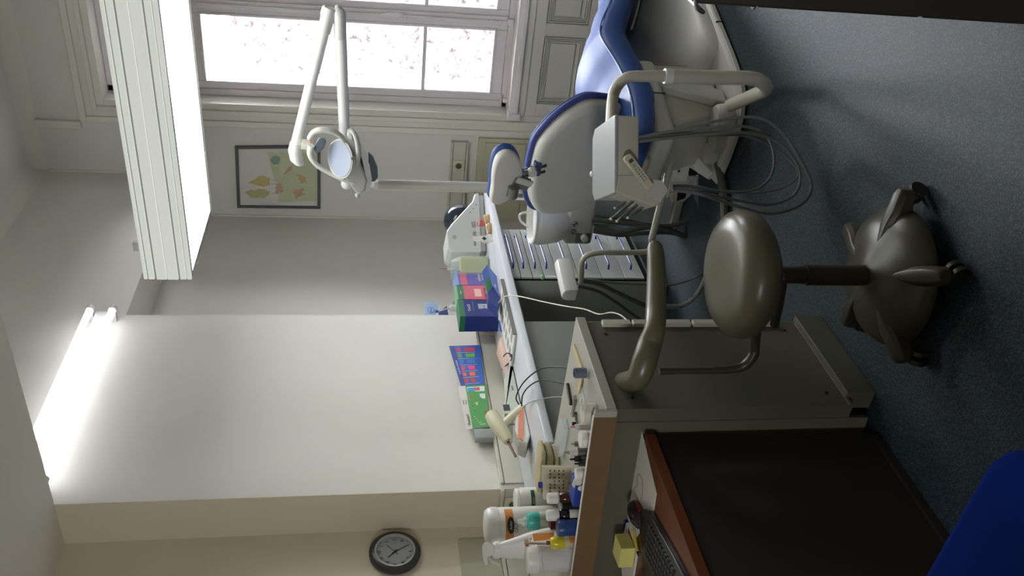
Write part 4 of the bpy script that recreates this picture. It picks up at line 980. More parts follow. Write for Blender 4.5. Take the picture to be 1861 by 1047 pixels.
hp_ = [(898, 990), (886, 984), (880, 986), (876, 992), (877, 1010), (880, 1026), (884, 1029), (888, 1024), (887, 1012), (898, 1008)]
MB().loft([[P(a, b, y=Y + d) for a, b in hp_] for d in (-.013, .013)]).build('trigger_head', white_pl, sr, world=True, bevel=.004)
MB().tube([P(889, 1013, y=Y), P(893, 1020, y=Y), P(902, 1024, y=Y), P(908, 1027, y=Y)], [.006, .005, .005, .004], 8, 4).build('trigger', white_pl, sr, world=True)
lb = MB(orange); Yl = Y - .0335
lb.quad(*[P(a, b, y=Yl) for a, b in ((968, 970), (1006, 968), (1008, 980), (970, 984))]); lb.build('orange_panel', orange, sr, world=True)
lb = MB(mat('label_tan', (190, 140, 90), .6)); lb.quad(*[P(a, b, y=Yl) for a, b in ((952, 987), (961, 986), (960, 993), (955, 994))]); lb.build('label_patch', None, sr, world=True)
text('surfa safe', Plane(P(964, 982, y=Yl - .001), (1, 0, 0), (0, 0, 1)), 0, 0, .007, lblack, sr)

root, c, r, h = round_thing('white_canister', 'round white canister in front of the spray bottle with an elastic cord', 'tub', 1017, 1.99, 957, 50, None,
    [('body', mat('canister_white', (206, 206, 206), .4), [(0, 0), (.97, 0), (1, .03), (1, .78), (0, .78)]), ('lid', white_pl, [(0, .78), (1.03, .78), (1.03, .92), (.96, 1), (0, 1)])])
MB().tube([P(983, 1003, y=c.y - r - .004), P(984, 1020, y=c.y - r - .006), P(988, 1040, y=c.y - r - .002), P(992, 1060, y=c.y)], .0012, 6, 4).build('elastic_cord', white_pl, root, world=True)

yel = mat('yellow_liquid', (206, 186, 40), .25)
root, c, r, h = round_thing('yellow_bottle', 'small bottle with yellow liquid and an orange white label', 'bottle', 987, 1.93, 993, 24, None,
    [('body', mat('label_cream', (196, 186, 150), .6), [(0, 0), (.9, 0), (.92, .02), (.92, .50), (0, .50)]), ('bulb', yel, [(0, .5), (.9, .5), (1.02, .62), (1.0, .78), (.7, .88), (.3, .90), (0, .9)]), ('stopper', mat('stopper_brown', (90, 74, 50), .5), [(0, .9), (.3, .9), (.32, 1), (0, 1)])])
wrap(root, c, r * .92, ZP + h * .12, ZP + h * .36, -10, 70, orange)
amber = mat('amber_glass', (62, 34, 20), .15); dkg = mat('dark_glass', (24, 20, 24), .15)
root, c, r, h = round_thing('amber_bottle', 'amber bottle with white screw cap behind the blue box', 'bottle', 906, 2.00, 995, 23, None,
    [('body', amber, [(0, 0), (.95, 0), (1, .03), (1, .45), (.85, .58), (.5, .66), (0, .66)]), ('cap_ring', mat('cap_grey', (150, 150, 146), .4), [(0, .66), (.88, .66), (.88, .70), (0, .70)]), ('cap', white_pl, [(0, .70), (.86, .70), (.88, .72), (.86, .95), (.78, 1), (0, 1)])])
root, c, r, h = round_thing('dark_bottle', 'near black bottle with white screw cap and a white paper label', 'bottle', 937, 1.97, 994, 24, None,
    [('body', dkg, [(0, 0), (.95, 0), (1, .03), (1, .50), (.85, .60), (.5, .66), (0, .66)]), ('cap', white_pl, [(0, .66), (.86, .66), (.88, .68), (.86, .95), (.78, 1), (0, 1)])])
wrap(root, c, r, ZP + .002, ZP + h * .36, -30, 60, paper)
bx_ = P(1030, 927, y=1.88); MBk = MB().bx(bx_.x - .008, bx_.x + .010, 1.885, 1.93, ZP, ZP + .062)
o = MBk.build('black_carton', blackp, None, bevel=.001, loc=(bx_.x, 1.91, ZP)); o['label'] = 'slim black carton between the two capped bottles'; o['category'] = 'box'
wine = mat('wine_red', (84, 24, 40), .35)
root, c, r, h = round_thing('wine_red_bottle', 'dark wine red bottle top behind the blue jar', 'bottle', 953, 2.06, 999, 24, None,
    [('body', wine, [(0, 0), (1, 0), (1, .80), (0, .80)]), ('cap', wine, [(0, .8), (.8, .8), (.8, 1), (0, 1)])])
bluej = mat('blue_jar', (34, 62, 120), .35)
root, c, r, h = round_thing('blue_jar', 'round matt blue jar right behind the beech strip', 'jar', 960, 1.93, 1013, 30, None,
    [('body', bluej, [(0, 0), (.96, 0), (1, .04), (1, .72), (0, .72)]), ('lid', bluej, [(0, .73), (1.04, .73), (1.04, .95), (.95, 1), (0, 1)])])
# blue carton
q0 = P(1024, 878, y=1.86)
bb_ = T('blue_carton', 'blue cardboard box lying between the amber bottle and the small pots', 'box', (q0.x - .045, 1.872, ZP), PH)
MB().bx(-.045, .045, -.03, .03, 0, .047).build('carton', mat('carton_blue', (26, 58, 150), .45), bb_, bevel=.0015)
MB().bx(-.046, .046, -.031, .031, .034, .035).build('lid_seam', mat('carton_blue_dark', (16, 34, 90), .5), bb_)
fp = Plane(root_matrix(bb_) @ V((0, -.0305, .016)), Mx.Rotation(PH, 3, 'Z') @ V((1, 0, 0)), (0, 0, 1)); text('Optra', fp, -.01, 0, .012, mat('carton_print', (90, 120, 190), .6), bb_)
# calendar card with dot grid and blue clip
cd = T('dot_card', 'upright cream card printed with a grid of small dark dots', 'card', P(1034, 878, y=2.06), 0)
cq = [P(986, 850, y=2.06), P(1040, 851, y=2.06), P(1040, 905, y=2.06), P(988, 908, y=2.06)]
MB().loft([cq, [p + V((0, .012, 0)) for p in cq]]).build('card', mat('card_cream', (206, 200, 176), .7), cd, world=True)
dg_ = MB(lblack)
for i in range(4):
    for j in range(7):
        if (i * 7 + j) % 5 == 3: continue
        q = P(1000 + i * 8, 856 + j * 6.3, y=2.0585); dg_.bx(q.x - .003, q.x + .003, 2.0582, 2.0598, q.z - .002, q.z + .002)
dg_.build('dot_print', lblack, cd, world=True)
MB().loft([[P(a, b, y=2.05 + d) for a, b in ((978, 876), (986, 876), (986, 886), (982, 889), (978, 885))] for d in (0, .02)]).build('clip', mat('clip_blue', (40, 52, 150), .4), cd, world=True, bevel=.001)
# pots and dropper bottles along the strip
potw = mat('pot_white', (204, 200, 186), .45)
root, c, r, h = round_thing('cream_pot', 'white pot with small red and black print at the strip end', 'jar', 751, 1.945, 1058, 38, None,
    [('body', white_pl, [(0, 0), (.94, 0), (.98, .04), (.98, .62), (0, .62)]), ('lid', potw, [(0, .63), (1.02, .63), (1.02, .94), (.96, 1), (0, 1)])])
wrap(root, c, r, ZP + h * .3, ZP + h * .34, -30, 30, lblack); wrap(root, c, r, ZP + h * .42, ZP + h * .5, -30, 10, redp)
MB().tube([(c.x + .01, c.y + .0, ZP + h), (c.x + .03, c.y + .012, ZP + h + .006), (c.x + .034, c.y + .03, ZP + h + .002), (c.x + .02, c.y + .035, ZP + h)], .003, 6, 3).build('lid_tab', white_pl, root, world=True)
for (py, px, y, wpx, lb_) in ((799, 1054, 1.925, 31, 'flat white pot with a wide lid between the dropper bottles'), (861, 1046, 1.915, 21, 'small white lidded pot beside the black capped bottle')):
    round_thing('small_pot', lb_, 'jar', py, y, px, wpx, None, [('body', potw, [(0, 0), (.9, 0), (.92, .6), (0, .6)]), ('lid', white_pl, [(0, .6), (1, .6), (1.0, .94), (.94, 1), (0, 1)])])
drop = mat('dropper_white', (200, 196, 188), .4)
def dropper(py, y, px, w_, body, cap, tip, lb_):
    return round_thing('dropper_bottle', lb_, 'bottle', py, y, px, w_, None, [('body', body, [(0, 0), (.95, 0), (1, .04), (1, .42), (.8, .5), (0, .5)]), ('cap', cap, [(0, .5), (.85, .5), (.7, .78), (0, .78)]), ('tip', tip, [(0, .78), (.34, .78), (.24, 1), (0, 1)])])
dropper(776, 1.98, 1037, 13, drop, drop, mat('pink_tip', (190, 120, 120), .5), 'thin white bottle with a pink tip beside the round pot')
dropper(807, 2.02, 1038, 13, drop, mat('dropper_grey', (150, 146, 138), .4), drop, 'white dropper bottle with a ribbed grey cap')
dropper(823, 1.95, 1025, 18, mat('dark_label', (84, 82, 78), .5), drop, mat('dropper_grey', (150, 146, 138), .4), 'dropper bottle with a tall grey nozzle and black bottom')
dropper(835, 1.93, 1036, 13, mat('grey_glass', (86, 86, 84), .2), blackp, blackp, 'small bottle with a pointed black nozzle')
dropper(843, 1.905, 1044, 12, blackp, blackp, blackp, 'all black stubby dropper bottle next to the strip')
dropper(878, 2.03, 1032, 10, mat('brown_tip', (70, 60, 50), .4), mat('brown_tip', (70, 60, 50), .4), mat('brown_tip', (70, 60, 50), .4), 'brown pointed nozzle standing behind the blue carton')
# crumpled tissue
cr_ = MB(); pc_ = P(1046, 882, y=1.85)
for i in range(5): cr_.ell((pc_.x + random.uniform(-.012, .012), 1.856 + random.uniform(-.006, .006), ZP + .02 + random.uniform(0, .02)), (random.uniform(.012, .018), .010, random.uniform(.010, .018)), 8, 5)
o = cr_.build('crumpled_tissue', paper, None, loc=(pc_.x, 1.856, ZP)); o['label'] = 'crumpled white tissue at the end of the blue carton'; o['category'] = 'tissue'
# flat things on the white top
def on(px, py, dz=0): p = P(px, py, z=ZP + dz); return p
def lying(name, label, cat, a, b, wpx, hh, m, bevel=.001, dz=0):
    a = on(*a); b = on(*b); d = (b - a); L_ = d.length; ang = math.atan2(d.y, d.x); wq = rw(a, wpx)
    t = T(name, label, cat, (a.x, a.y, ZP + dz), ang); return t, L_, wq
t, L_, wq = lying('wooden_stick', 'pale wooden stick pointing to the far corner of the white top', 'stick', (1044, 630), (1059, 672), 7, .006, None)
MB().bx(0, L_, -.011, .011, 0, .006).build('stick', mat('pale_wood', (206, 190, 146), .6), t, bevel=.001)
t, L_, wq = lying('wooden_stick', 'shorter pale wooden stick between the grey clip and the scissors', 'stick', (1059, 686), (1053, 712), 7, .006, None)
MB().bx(0, L_, -.011, .011, 0, .006).build('stick', mat('pale_wood', (196, 178, 128), .6), t, bevel=.001)
gc = on(1068, 678); gt = T('grey_clip', 'small blue grey open plastic cup standing on the wooden sticks', 'cup', gc, .5)
ring = MB(); R0 = .0175
outer = [(R0 * math.cos(math.radians(a)), R0 * math.sin(math.radians(a))) for a in range(-150, 151, 20)]
inner = [(.0145 * math.cos(math.radians(a)), .0145 * math.sin(math.radians(a))) for a in range(150, -151, -20)]
n_ = len(outer); M_ = outer + inner
ring.loft([[V((a, b, zz_)) for a, b in M_] for zz_ in (.006, .044)]).build('sleeve', mat('clip_bluegrey', (96, 106, 122), .4), gt)
MB().lathe([(0, .0055), (.0155, .0055), (.0155, .009), (0, .009)]).build('foot_disc', mat('clip_bluegrey', (96, 106, 122), .4), gt)
t, L_, wq = lying('dotted_bar', 'dark brown bar with rows of pale dots lying on the white top', 'tool', (1033, 697), (1040, 736), 8, .008, None)
MB().pillow(rrect(0, -.010, L_, .010, .009), 0, .009, .003).build('bar', mat('bar_brown', (52, 32, 34), .4), t)
dt = MB(mat('dot_pale', (190, 184, 170), .5))
for i in range(11):
    for j in (-1, 0, 1): dt.lathe([(.0015, 0), (.0015, .0006), (0, .0006)], (.012 + i * (L_ - .024) / 10, j * .0052, .009), 8)
dt.build('dots', None, t)
t, L_, wq = lying('scissors', 'small steel scissors lying next to the dotted bar', 'scissors', (1040, 757), (1048, 722), 5, .003, None)
MB().prism([(0, -.0015), (L_ * .6, -.006), (L_ * .6, .000)], .001, .003).prism([(.004, .004), (L_ * .6, .002), (L_ * .6, .008)], .0031, .005).build('blades', steel, t)
for s_, yy in ((-1, -.008), (1, .012)): MB().tube([(L_ * .6, yy * .3, .003), (L_ * .75, yy, .003), (L_ * .9, yy * 1.4, .003), (L_, yy * .8, .003), (L_ * .93, yy * .2, .003), (L_ * .78, yy * .1, .003), (L_ * .62, yy * .1, .003)], .0017, 6, 4).build('handle_loop', steel, t)
MB().cyl((L_ * .58, .001, .0), (L_ * .58, .001, .0065), .002, n=10).build('pivot', steel, t)
t, L_, wq = lying('plastic_sleeve', 'small clear plastic sleeve near the printed pot', 'sleeve', (1056, 707), (1063, 733), 12, .002, None)
MB().bx(0, L_, -.013, .013, 0, .002).build('sleeve', glassm, t)
t, L_, wq = lying('metal_clamp', 'little T shaped steel clamp behind the small pots', 'clamp', (1047, 752), (1051, 772), 5, .01, None)
MB().bx(0, L_, -.002, .002, .0, .008).bx(0, .004, -.014, .014, 0, .012).build('bar', steel, t, bevel=.0006); MB().cyl((L_ * .9, 0, .008), (L_ * .9, 0, .02), .006, n=12).build('screw_head', blackp, t)
# slim transparent tray
t = T('clear_tray', 'flat clear plastic tray behind the pots', 'tray', P(1033, 785, z=ZP), 0)
MB().bx(-.12, .02, -.0, .05, 0, .003).bx(-.12, .02, 0, .003, 0, .02).bx(-.12, .02, .047, .05, 0, .02).bx(.017, .02, 0, .05, 0, .02).bx(-.12, -.117, 0, .05, 0, .02).build('tray', glassm, t)
# folded cloths at the far edge of the unit
clm = mat('cloth_cream', (186, 176, 142), .95, noise=.08, nscale=30, bump=.4, bscale=90)
cl2 = mat('cloth_shade', (168, 162, 134), .95, noise=.08, nscale=30, bump=.4, bscale=90)
c0_ = P(1018, 820, z=ZP); cx0 = -2.345
zlev = ZP
for i, (dz_, wx, wy, lb_) in enumerate(((.018, .19, .10, 'bottom folded cream cloth of the stack at the unit far edge'), (.026, .18, .10, 'thick middle cream cloth of the folded stack'), (.017, .17, .095, 'top cream cloth folded on the stack'))):
    poly = [(p.x, p.y) for p in crom([(-wx / 2, -wy / 2, 0), (0, -wy / 2 - .006, 0), (wx / 2, -wy / 2 + .01, 0), (wx / 2 + .008, 0, 0), (wx / 2, wy / 2, 0), (0, wy / 2, 0), (-wx / 2, wy / 2, 0), (-wx / 2 - .01, 0, 0)], 3, True)]
    o = MB().pillow(poly, 0, dz_, dz_ * .45, Mx.Translation((0, 0, 0))).build('folded_cloth', (clm, cl2, clm)[i], None); o.location = (cx0 + .015 * i, 2.235, zlev); o.rotation_euler = (0, 0, .06 * (i - 1)); zlev += dz_ + .004
    o['label'] = lb_; o['category'] = 'cloth'; o['group'] = 'folded cloths on the unit'

# ================================================================== THINGS ON THE LONG WORKTOP
ZK = ZT
# ---- autoclave with smoked dome
MA = V((-2.617, 4.232, ZK)); mang = math.atan2(.82, .57)
mc = T('sterilizer', 'white tabletop sterilizer with a dark smoked dome lid', 'sterilizer', MA, mang)
prof = [(-.012, .03), (-.012, .205), (.015, .226), (.12, .230), (.165, .200), (.315, .072), (.365, .056), (.372, .03)]
MB().loft([[V((s_, y, z)) for s_, z in prof] for y in (0, .24)]).build('body', mat('machine_white', (214, 218, 216), .35), mc, bevel=.010, seg=3)
MB().bx(.0, .36, .01, .235, .002, .034).build('base', mat('machine_grey', (184, 188, 186), .4), mc, bevel=.005)
sl = V((.150, 0, -.128)).normalized(); up2 = V((.128, 0, .150)).normalized(); cdm = V((.243, .118, .137))
def dell(k, z, n=28): return [cdm + V((0, 1, 0)) * (.104 * k * math.cos(t)) + sl * (.096 * k * math.sin(t)) + up2 * z for t in [2 * PI * q / n for q in range(n)]]
MB().loft([dell(max(math.cos(PI / 2 * i / 8), .02), .004 + .092 * math.sin(PI / 2 * i / 8)) for i in range(9)]).build('dome_lid', domem, mc, sharp=60)
MB().loft([dell(1.05, -.004), dell(1.05, .006)]).build('dome_rim', blackp, mc)
Wm = root_matrix(mc); mp = Plane(Wm @ V((.10, -.0006, .10)), Wm.to_3x3() @ V((1, 0, 0)), (0, 0, 1)); mpx = mat('print_dark', (70, 74, 74), .5)
text('euronda', mp, -.028, -.030, .030, mpx, mc, sx=.9); text('ISS', mp, .062, -.030, .032, mpx, mc); text('pro', mp, .064, -.052, .014, redp, mc)
MB().ring([(.009, 0), (.009, .0008), (.011, .0008), (.011, 0)], mp.p(-.02, .085), 20, mp.n).build('round_logo', mpx, mc, world=True)
text('S', mp, -.02, .085, .014, mpx, mc)
mb = MB()
for a_, b_ in ((.14, -.012), (.165, -.032), (.19, -.05)): mb.lathe([(.003, 0), (.003, .001), (0, .001)], mp.p(a_, b_), 8, mp.n)
mb.build('front_dot', blackp, mc, world=True)
# models and cups in front of it
tanm = mat('plaster_tan', (206, 172, 124), .7); pinkm = mat('pink_carton', (206, 120, 118), .6)
def blobthing(name, label, cat, x, px, py, size, m, parts=1):
    p = P(px, py, x=x); mb = MB()
    for i in range(parts): mb.ell((p.x + random.uniform(-.4, .4) * size[0], p.y + random.uniform(-.4, .4) * size[1], ZK + size[2] * (.5 + .1 * i)), (size[0] * .55, size[1] * .5, size[2] * .5), 10, 6)
    o = mb.build(name, m, None, loc=(p.x, p.y, ZK)); o['label'] = label; o['category'] = cat; return o
def cartonthing(name, label, cat, x, py0, py1, px_top, dep, m, z0=ZK, grp=None, rz=0):
    a = P(px_top, py0, x=x); b = P(px_top, py1, x=x); hh = (a.z + b.z) / 2 - z0; y0_, y1_ = sorted((a.y, b.y))
    t = T(name, label, cat, (x - dep / 2, (y0_ + y1_) / 2, z0), rz, grp); return t, (y1_ - y0_) / 2, dep / 2, hh
t = T('pink_carton', 'little pink carton at the foot of the sterilizer', 'box', (-2.475, 4.30, ZK), .9); hy, hx_, hh = .022, .012, .05
MB().bx(-hx_, hx_, -hy, hy, 0, max(hh, .03)).build('carton', pinkm, t, bevel=.001); MB().bx(-hx_ - .001, hx_ + .001, -hy - .001, hy + .001, max(hh, .03) * .8, max(hh, .03) * .82).build('lid_seam', mat('pink_shade', (160, 90, 90), .6), t)
for k, (py, lb_) in enumerate(((408, 'tan plaster jaw model nearest the dental chair'), (425, 'second tan plaster jaw model behind the tooth card'))):
    p = P(880, py, z=ZK + .0); p = V((-2.432, 4.27 - .105 * k, ZK)); t = T('jaw_model', lb_, 'model', p, .3 * k, 'plaster models')
    MB().pillow([(a * .032, b * .026) for a, b in [(math.cos(q * PI / 8), math.sin(q * PI / 8)) for q in range(16)]], 0, .02, .004).build('model_base', tanm, t)
    for q in range(9):
        a = PI * q / 8 - PI / 2; MB().ell((.022 * math.cos(a), .020 * math.sin(a), .024), (.0045, .0045, .007), 8, 5).build('tooth', mat('tooth_cream', (220, 206, 176), .5), t)
# white paper tooth shape card in front
t = T('paper_figure', 'white cut-out figure card with a dark diamond on it', 'card', (-2.45, 4.06, ZK), -.2)
fig = [(0, .0), (.03, 0), (.045, .03), (.034, .05), (.038, .07), (.028, .085), (.036, .10), (.02, .115), (.0, .11), (-.012, .09), (-.004, .07), (-.022, .05), (-.012, .02)]
MB().loft([[V((x, a, b)) for a, b in fig] for x in (0, .004)]).build('card', paper, t)
MB().loft([[V((x, a, b)) for a, b in ((.0, .048), (.015, .034), (.030, .048), (.015, .062))] for x in (.0042, .0048)]).build('diamond_print', lblack, t)
# clear bag holding pale green sheets
gp = mat('pale_green_sheet', (196, 204, 140), .7, noise=.05, nscale=20)
bg_ = T('film_bag', 'crinkled clear bag of pale green sheets between sterilizer and cartons', 'bag', (-2.665, 4.125, ZK), .95)
MB().pillow([(-.085, -.04), (.045, -.045), (.05, .03), (-.08, .035)], 0.0, .165, .015).build('sheets', gp, bg_)
bgm = MB(); rr2 = []
for i in range(7):
    zz2 = .215 * i / 6; k = 1.12 if i < 5 else (1.0 if i == 5 else .75)
    rr2.append([V(((a + random.uniform(-.008, .008)) * k, (b + random.uniform(-.006, .006)) * k, zz2)) for a, b in crom_ring]) if False else rr2.append([V((.070 * k * math.copysign(abs(math.cos(t_)) ** .6, math.cos(t_)) - .02 + random.uniform(-.006, .006), .055 * k * math.copysign(abs(math.sin(t_)) ** .6, math.sin(t_)) + random.uniform(-.005, .005), zz2)) for t_ in [2 * PI * q / 16 for q in range(16)]])
bgm.loft(rr2).build('clear_film', mat('bag_film', (214, 224, 226), .12, alpha=.3, bump=.8, bscale=40), bg_, sharp=12)
# syringe standing behind
t = T('red_tip_syringe', 'clear syringe with a thin red tip sticking up behind the bag', 'syringe', P(815, 455, x=-2.9) * 0 + V((-2.79, 4.30, ZK)), 0)
MB().cyl((0, 0, 0), (0, 0, .215), .010, n=12).build('barrel', glassm, t); MB().cyl((0, 0, .215), (0, 0, .262), .0022, .001, n=8).build('tip', redp, t)
# ---- three upright product cartons
def carton(label, py0, py1, px_top, x, dep, main, topc, decor, px_base=None):
    t, hy, hx_, hh = cartonthing('product_carton', label, 'box', x, py0, py1, px_top, dep, main, grp='product cartons on the worktop')
    MB().bx(-hx_, hx_, -hy, hy, 0, hh - .004).build('carton', main, t, bevel=.001)
    MB().bx(-hx_ - .0005, hx_ + .0005, -hy - .0005, hy + .0005, hh - .010, hh).build('top_flap', topc, t, bevel=.001)
    W0 = root_matrix(t); pf = Plane(W0 @ V((hx_ + .0004, 0, hh / 2)), (0, 1, 0), (0, 0, 1)); pn = Plane(W0 @ V((0, -hy - .0004, hh / 2)), (1, 0, 0), (0, 0, 1))
    decor(t, pf, pn, hy, hx_, hh); return t
navy = mat('navy_card', (18, 44, 118), .4); grn = mat('green_card', (20, 110, 72), .4); viol = mat('violet_card', (96, 88, 168), .4); pblue = mat('pale_blue_card', (130, 160, 206), .4)
rose = mat('rose_print', (196, 92, 110), .5); wprint = mat('white_print', (220, 224, 230), .6); silver = mat('silver_print', (170, 178, 186), .4)
def printed(t, pl, items, name='print'):
    mb = MB()
    for (a0, b0, a1, b1, m) in items: rect(mb, pl, a0, b0, a1, b1, m, .0003 + .0001 * len(mb.f) / 4)
    mb.build(name, None, t, world=True)
def dec1(t, pf, pn, hy, hx_, hh):
    printed(t, pf, [(-hy, hh * .18, hy, hh * .36, rose), (-hy, hh * .42, hy, hh * .5, pblue), (-hy * .2, -hh * .02, hy * .5, hh * .12, viol), (-hy * .5, -hh * .20, hy * .6, -hh * .14, silver)])
    text('GRATUIT', pf, 0, -hh * .26, .014, wprint, t); text('59', pf, -.012, -hh * .10, .018, silver, t)
def dec2(t, pf, pn, hy, hx_, hh):
    printed(t, pf, [(-hy, -hh * .35, hy, hh * .30, rose), (-hy, hh * .30, hy, hh * .46, grn), (-hy * .6, -hh * .16, hy * .5, hh * .02, mat('peach_print', (226, 180, 170), .5)), (-hy * .9, -hh * .34, hy * .7, -hh * .24, mat('dark_rose_print', (140, 40, 60), .5))])
    text('59,90', pf, 0, -hh * .30, .013, wprint, t); text('Genius', pf, 0, hh * .38, .012, wprint, t)
def dec3(t, pf, pn, hy, hx_, hh):
    printed(t, pf, [(-hy, hh * .36, hy, hh * .47, grn), (-hy * .3, hh * .13, hy * .9, hh * .135, silver), (-hy * .1, -hh * .3, hy * .5, -hh * .0, silver)])
    text('Oral-B', pf, .0, hh * .24, .022, wprint, t); text('EB 50', pf, 0.004, -hh * .15, .014, navy, t, off=.002)
    printed(t, pn, [(-hx_, hh * .36, hx_, hh * .47, grn)])
    rect_m = MB()
    for k, (w0, w1, h0, h1) in enumerate(((.018, .010, -.01, .012), (.010, .016, .012, .022))):
        rect_m.use(silver); rect_m.quad(pf.p(-w0 / 2 + .004, h0 - .045, .002), pf.p(w0 / 2 + .004, h0 - .045, .002), pf.p(w1 / 2 + .004, h1 - .045, .002), pf.p(-w1 / 2 + .004, h1 - .045, .002))
    rect_m.build('brush_print', silver, t, world=True)
carton('violet blue product carton with rose band, farthest of the three', 491, 518, 827, -2.66, .09, viol, pblue, dec1)
carton('rose and green product carton, middle of the three', 519, 544, 829, -2.66, .09, rose, mat('green_top', (120, 180, 130), .4), dec2)
carton('dark blue product carton with green top edge nearest the wall corner', 545, 575, 834, -2.65, .10, navy, grn, dec3)
# opened display carton in front
oc = T('open_carton', 'torn open navy display carton tipped in front of the cartons', 'box', (-2.50, 3.86, ZK), 0)
def tri(px_pts, x, th, m, name): a = [P(a_, b_, x=x) for a_, b_ in px_pts]; MB().loft([a, [p - V((th, 0, 0)) for p in a]]).build(name, m, oc, world=True, bevel=.0008)
tri([(886, 480), (876, 494), (880, 515), (893, 503)], -2.53, .003, mat('blue_flap', (44, 84, 160), .4), 'flap')
tri([(886, 481), (903, 502), (908, 540), (896, 520)], -2.49, .003, mat('blue_flap2', (70, 96, 160), .4), 'flap')
tri([(880, 512), (890, 503), (895, 520), (886, 532)], -2.52, .02, grn, 'side')
tri([(886, 532), (896, 520), (909, 541), (905, 560), (888, 545)], -2.50, .06, navy, 'tray')
text('Oral-B', Plane(P(900, 520, x=-2.487), (0, 1, 0), (0, 0, 1)), 0, 0, .010, wprint, oc)
# small figures, mascots left out; toothbrush sample with card behind the wall corner
tc = T('brush_sample', 'electric toothbrush handle standing in the alcove behind the cartons', 'toothbrush', P(880, 562, x=-2.97) * 0 + V((-2.97, 4.09, ZK)))
p0 = P(836, 560, x=-2.97); p1 = P(816, 560, x=-2.97); p2 = P(797, 566, x=-2.97)
MB().lathe([(0, 0), (.03, 0), (.03, .02), (.018, .03), (.016, .12), (.022, p0.z - ZK), (.019, p1.z - ZK - .01), (.008, p1.z - ZK), (0, p1.z - ZK)], (p0.x, p0.y, ZK), 20).build('handle', whiteg, tc, world=True)
MB().cyl(p1, p2, .0045, .0035, n=10).build('brush_neck', whiteg, tc, world=True)
MB().bx(p2.x - .006, p2.x + .008, p2.y - .005, p2.y + .005, p2.z, p2.z + .02).build('bristles', mat('bristle_blue', (60, 100, 180), .7), tc, world=True)
fc = T('folded_card', 'pale blue folded promotional card high in the alcove', 'card', P(830, 558, x=-2.985) * 1)
q = [(772, 548), (772, 578), (789, 580), (799, 551)]
a = [P(x_, y_, x=-3.0) for x_, y_ in q]; MB().loft([a, [p - V((.002, 0, 0)) for p in a]]).build('card', mat('card_blue', (140, 168, 206), .5), fc, world=True)
pf = Plane(P(783, 563, x=-2.997), (0, 1, 0), (0, 0, 1)); mb = MB(); disc(mb, pf, 0, 0, .030, navy, .0004, 24, .020); disc(mb, pf, 0, 0, .027, mat('card_blue', (140, 168, 206), .5), .0006, 24, .017); mb.build('oval_print', None, fc, world=True); text('Braun', pf, 0, 0, .017, navy, fc, off=.001)
a = [P(x_, y_, x=-2.99) for x_, y_ in ((797, 568), (812, 556), (815, 573), (797, 578))]; MB().loft([a, [p - V((.002, 0, 0)) for p in a]]).build('fold', navy, fc, world=True)
MB().cyl(P(799, 573, x=-3.0), V((P(799, 573, x=-3.0).x, P(799, 573, x=-3.0).y, ZK)), .003, n=8).build('support', whitep, fc, world=True)
bd = T('round_badge', 'pale round tag beside the toothbrush handle', 'tag', P(828, 551, x=-2.99) * 0 + V((-3.0, 4.20, ZK)))
pf = Plane(P(825, 551, x=-3.0), (0, 1, 0), (0, 0, 1)); MB().lathe([(.014, 0), (.014, .004), (0, .004)], pf.o, 20, (1, 0, 0)).build('disc', silver, bd, world=True); text('GUM', pf, 0, 0, .012, lblack, bd, off=.0055)
MB().bx(-.002, .002, -.002, .002, 0, pf.o.z - ZK).build('stem', whitep, bd)

# ---- blue booklet and instrument tray lying on the worktop
def flat(name, label, cat, pts, m, th, z0=ZK, parts=()):
    a = [P(x_, y_, z=z0 + th) for x_, y_ in pts]; c = sum(a, V()) / len(a); t = T(name, label, cat, (c.x, c.y, z0))
    MB().loft([[V((p.x, p.y, z0)) for p in a], [V((p.x, p.y, z0 + th)) for p in a]]).build(parts[0] if parts else 'sheet', m, t, world=True); return t, a
t, a = flat('blue_booklet', 'bright blue booklet lying near the front of the worktop', 'booklet', [(911, 532), (913, 570), (916, 600), (909, 603), (905, 575), (906, 536)], mat('booklet_blue', (30, 98, 190), .35), .006, parts=('cover',))
MB().loft([[V((p.x, p.y, ZK + .0061)) for p in (a[1], a[1].lerp(a[2], .3), a[4].lerp(a[3], .3), a[4])], [V((p.x, p.y, ZK + .0066)) for p in (a[1], a[1].lerp(a[2], .3), a[4].lerp(a[3], .3), a[4])]]).build('cover_print', wprint, t, world=True)
t = T('instrument_tray', 'white slotted instrument cassette along the worktop front edge', 'tray', (-2.50, 3.25, ZK))
MB().bx(-2.62, -2.41, 3.16, 3.62, ZK + .001, ZK + .012).build('tray_base', white_pl, t, world=True, bevel=.003)
for i in range(2):
    for j in range(6): MB().bx(-2.58 + i * .09, -2.53 + i * .09, 3.20 + j * .066, 3.235 + j * .066, ZK + .012, ZK + .0135).build('slot', mat('slot_dark', (150, 150, 146), .6), t, world=True, bevel=.001)
MB().bx(-2.412, -2.407, 3.16, 3.62, ZK + .001, ZK + .02).build('rim', mat('rim_dark', (110, 110, 108), .5), t, world=True)
pk = P(893, 640, x=-2.72)
t = T('pink_paper', 'small peach coloured paper behind the instrument cassette', 'paper', (-2.70, 3.36, ZK)); MB().add([(-.07, -.09, .001), (.04, -.10, .001), (.05, .09, .022), (-.06, .10, .03), (-.07, -.09, .0), (.04, -.10, .0), (.05, .09, .0), (-.06, .10, .0)], [(0, 1, 2, 3), (4, 5, 6, 7), (0, 1, 5, 4), (1, 2, 6, 5), (2, 3, 7, 6), (3, 0, 4, 7)]).build('sheet', mat('peach_paper', (226, 196, 180), .7), t)
t = T('wire_bundle', 'loose dark wire end with a small red clip on the worktop', 'wire', P(925, 655, z=ZK))
